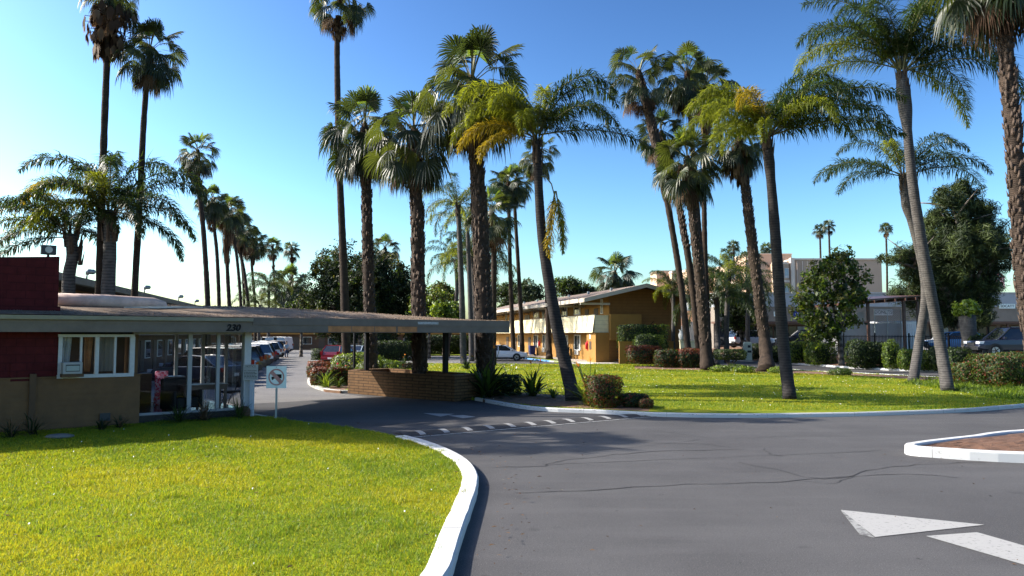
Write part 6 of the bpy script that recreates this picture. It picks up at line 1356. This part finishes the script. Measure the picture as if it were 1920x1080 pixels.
    MB().box(x0+L-.22, x0+L+.03, -W*.84, W*.84, st[-2][1]-.10, st[-2][1]+.16).build('front_bumper', TRIM if kind != 'sedan' else pm, t, bevel=.03)
    MB().box(x0+L-.10, x0+L+.012, -W*.45, W*.45, st[-2][1]+.18, st[-2][1]+.36).build('grille', TRIM, t)
    MB().box(x0-.062, x0-.051, -.16, .16, st[1][1]-.0, st[1][1]+.14).build('number_plate', PLATE, t)
    if kind == 'pickup':
        bd = MB(); bd.box(.12+x0, 1.95+x0, -W*.78, W*.78, 1.0, 1.104); bd.build('load_bed', TRIM, t)
        tg = MB(); tg.box(x0-.03, x0+.05, -W*.58, W*.58, .62, 1.08); tg.build('tailgate', pm, t, bevel=.01)
    return t
LG = 'vehicles parked along the left of the car park'
LV = [('sedan','dark blue','dark blue sedan, nearest of the row and seen through the lobby glass',(.012,.02,.05)),
      ('suv','black','black tall vehicle second in the row, behind the dark blue sedan',(.012,.012,.014)),
      ('sedan','silver','pale silver sedan with bright roof, third in the row behind the lobby glass',(.42,.47,.52)),
      ('suv','charcoal','charcoal tall wagon behind the pale silver sedan',(.03,.032,.036)),
      ('suv','navy','navy blue tall vehicle beside the white lobby post',(.015,.035,.10)),
      ('pickup','black2','black pickup just right of the lobby post, past the navy one',(.014,.014,.016)),
      ('suv','white','white tall wagon beyond the black pickup, its bright roof showing',(.62,.63,.64)),
      ('suv','grey','dark grey vehicle between the white wagon and the white pickup',(.05,.052,.056)),
      ('sedan','blue2','dark sedan in the far part of the row before the white pickup',(.02,.03,.05)),
      ('suv','white2','white vehicle far along the row, left of the standing person',(.6,.6,.6)),
      ('pickup','white3','white pickup with visible tailgate near the far end of the row',(.62,.62,.60)),
      ('suv','black3','black vehicle between the white pickup and the white van',(.014,.014,.016)),
      ('van','white4','tall white van at the far end of the row',(.6,.61,.62))]
pos = [.2,1.3,2.5,3.6,4.7,6.3,7.9,9.3,10.8,12.5,14.5,17.5,24]; HD = FL.a+R(54)
for k,((kd,pn,lab,col),q) in enumerate(zip(LV,pos)):
    LN = dict(sedan=4.8,suv=4.8,pickup=5.5,van=5.4)[kd]; w = FL.wld(q*2.75-1.2, -.4); w = w + Vector((math.cos(HD),math.sin(HD),0))*LN/2
    car(kd, lab, (w.x,w.y,.005), HD, paint(pn,col), LG)
# the red hatchback and pale car behind the island, white sedan on the lane
p = G(631,683); car('hatch', 'dark red hatchback seen from behind beside the car park island', (p.x,p.y+1.6,.005), R(78), paint('red',(.20,.012,.02)))
p = P(669,672,70); car('sedan', 'pale blue sedan half hidden right of the red hatchback', (p.x,71.5,.005), R(80), paint('paleblue',(.35,.42,.48)))
p = G(942,676.5); car('sedan', 'clean white sedan parked on the lane before the two storey motel, facing right', (p.x,p.y+.9,.005), R(-4), paint('cleanwhite',(.66,.68,.72)))
RG = 'vehicles parked before the shops'
for kd,px,Y,rz,pn,col,lab in (('suv',1408,80,15,'silver2',(.45,.46,.48),'silver tall wagon parked behind the pale utility pedestal'),('pickup',1510,76,168,'black4',(.02,.02,.024),'dark pickup with a bright red tail light behind the light green hedges'),
      ('sedan',1780,72,178,'cleanwhite',(.66,.68,.72),'white sedan seen between the two leaning trunks beyond the fence'),('hatch',1788,63,172,'blue3',(.03,.14,.32),'bright blue small car beyond the iron fence beside the pollarded trunk')):
    p = P(px,660,Y); car(kd, lab, (p.x,Y,1.125), R(rz), paint(pn,col), RG)
p = P(1897,680,46.5); car('suv', 'big dark blue tall wagon at the right edge behind the fence', (p.x,46.5,1.125), R(176), paint('midnight',(.012,.014,.03)), RG)
# ------------------------------------------------------------------ person between the parked vehicles
p = Vector((P(537,670,78).x,78,.005)); t = thing('person', 'person in pale blue top and jeans standing behind the parked vehicles', 'person', p, R(30))
def skin_body(name, chains, m, parent):
    vs, es, rs_ = [], [], []
    idx = {}
    for ch_ in chains:
        prev = None
        for key, co_, r_ in ch_:
            if key not in idx: idx[key] = len(vs); vs.append(co_); rs_.append(r_)
            if prev is not None: es.append((prev, idx[key]))
            prev = idx[key]
    me = bpy.data.meshes.new(name); me.from_pydata(vs, es, []); o = bpy.data.objects.new(name, me); C.objects.link(o); o.parent = parent; me.materials.append(m)
    md = o.modifiers.new('skin','SKIN'); me.skin_vertices.new() if not me.skin_vertices else None
    for i, r_ in enumerate(rs_): me.skin_vertices[0].data[i].radius = (r_,r_)
    me.skin_vertices[0].data[0].use_root = True
    o.modifiers.new('sub','SUBSURF').render_levels = 2; return o
SK = mat('skin', (.42,.25,.17), .6); JN = mat('jeans', (.05,.07,.13), .8); SH = mat('pale_blue_shirt', (.40,.50,.58), .8); HR = mat('dark_hair', (.02,.014,.01), .7)
ch_ = [[('pel',(0,0,.95),.14),('wst',(0,0,1.10),.12),('chs',(0,.0,1.32),.15),('nck',(0,.0,1.47),.06),('hd0',(0,.02,1.55),.075),('hd1',(0,.02,1.66),.10),('hd2',(0,.015,1.74),.07)]]
for s in (-1,1):
    ch_.append([('pel',(0,0,.95),.14),('hp%d'%s,(s*.09,0,.86),.10),('kn%d'%s,(s*.11,-.03,.48),.062),('an%d'%s,(s*.11,.0,.09),.045),('to%d'%s,(s*.12,-.15,.04),.035)])
    ch_.append([('chs',(0,.0,1.32),.15),('sh%d'%s,(s*.19,0,1.38),.065),('el%d'%s,(s*.25,.02,1.10),.042),('wr%d'%s,(s*.25,-.08,.88),.03),('hn%d'%s,(s*.25,-.11,.79),.03)])
    for k in range(4): ch_.append([('hn%d'%s,(s*.25,-.11,.79),.03),('f%d%d'%(k,s),(s*.25,-.135+.022*k,.715-.008*(k in (1,2))),.009)])
    ch_.append([('hn%d'%s,(s*.25,-.11,.79),.03),('th%d'%s,(s*.22,-.15,.765),.009)])
skin_body('body', ch_, SK, t)
skin_body('shirt', [[('a',(0,0,1.0),.155),('b',(0,0,1.12),.14),('c',(0,0,1.32),.168),('d',(0,0,1.43),.10)]]+[[('c',(0,0,1.32),.168),('s%d'%s,(s*.19,0,1.38),.08),('e%d'%s,(s*.235,.01,1.18),.062)] for s in (-1,1)], SH, t)
skin_body('trousers', [[('p',(0,0,.98),.155),('q',(0,0,.9),.15)]]+[[('q',(0,0,.9),.15),('h%d'%s,(s*.09,0,.83),.115),('k%d'%s,(s*.11,-.03,.48),.078),('n%d'%s,(s*.11,0,.12),.065)] for s in (-1,1)], JN, t)
MB().sph((0,.045,1.70), (.105,.10,.10), 12, 8).build('hair', HR, t, smooth=True)
fc = MB(); fc.sph((0,-.088,1.645), (.016,.02,.025), 6, 5); fc.build('nose', SK, t); ey = MB()
for s in (-1,1): ey.sph((s*.036,-.078,1.672), (.013,.008,.009), 6, 4)
ey.build('eye', HR, t); MB().sph((0,-.08,1.60), (.026,.008,.006), 8, 4).build('mouth', TLm, t); er = MB()
for s in (-1,1): er.sph((s*.102,.02,1.655), (.014,.025,.032), 6, 5)
er.build('ear', SK, t)
# small road sign on the soil strip and on the motel's far lane
p = Vector((P(1576,620,60.5).x,60.5,.1)); t = thing('small_sign', 'little green and white sign on a pole inside the broad leaved tree', 'sign', p); zz = CAM_Z+(HORIZON-587)*60.5/F_PX
MB().tube([(0,0,0),(0,0,zz+.3)], .03, 6).build('pole', M['galv'], t); MB().box(-.2,.2,-.05,-.03,zz-.28,zz+.28).build('sign_board', M['signw'], t)
p = P(740,648,96); t = thing('notice_banner', 'white banner with red text far beyond the long dark hedge', 'sign', (p.x,96,0)); zz = CAM_Z+(HORIZON-647)*96/F_PX
for x in (-.5,.5): MB().box(x-.04,x+.04,0,.08,0,zz+.3).build('post', M['galv'], t)
MB().box(-.65,.65,-.04,-.001,zz-.35,zz+.35).build('sign_board', M['white'], t)
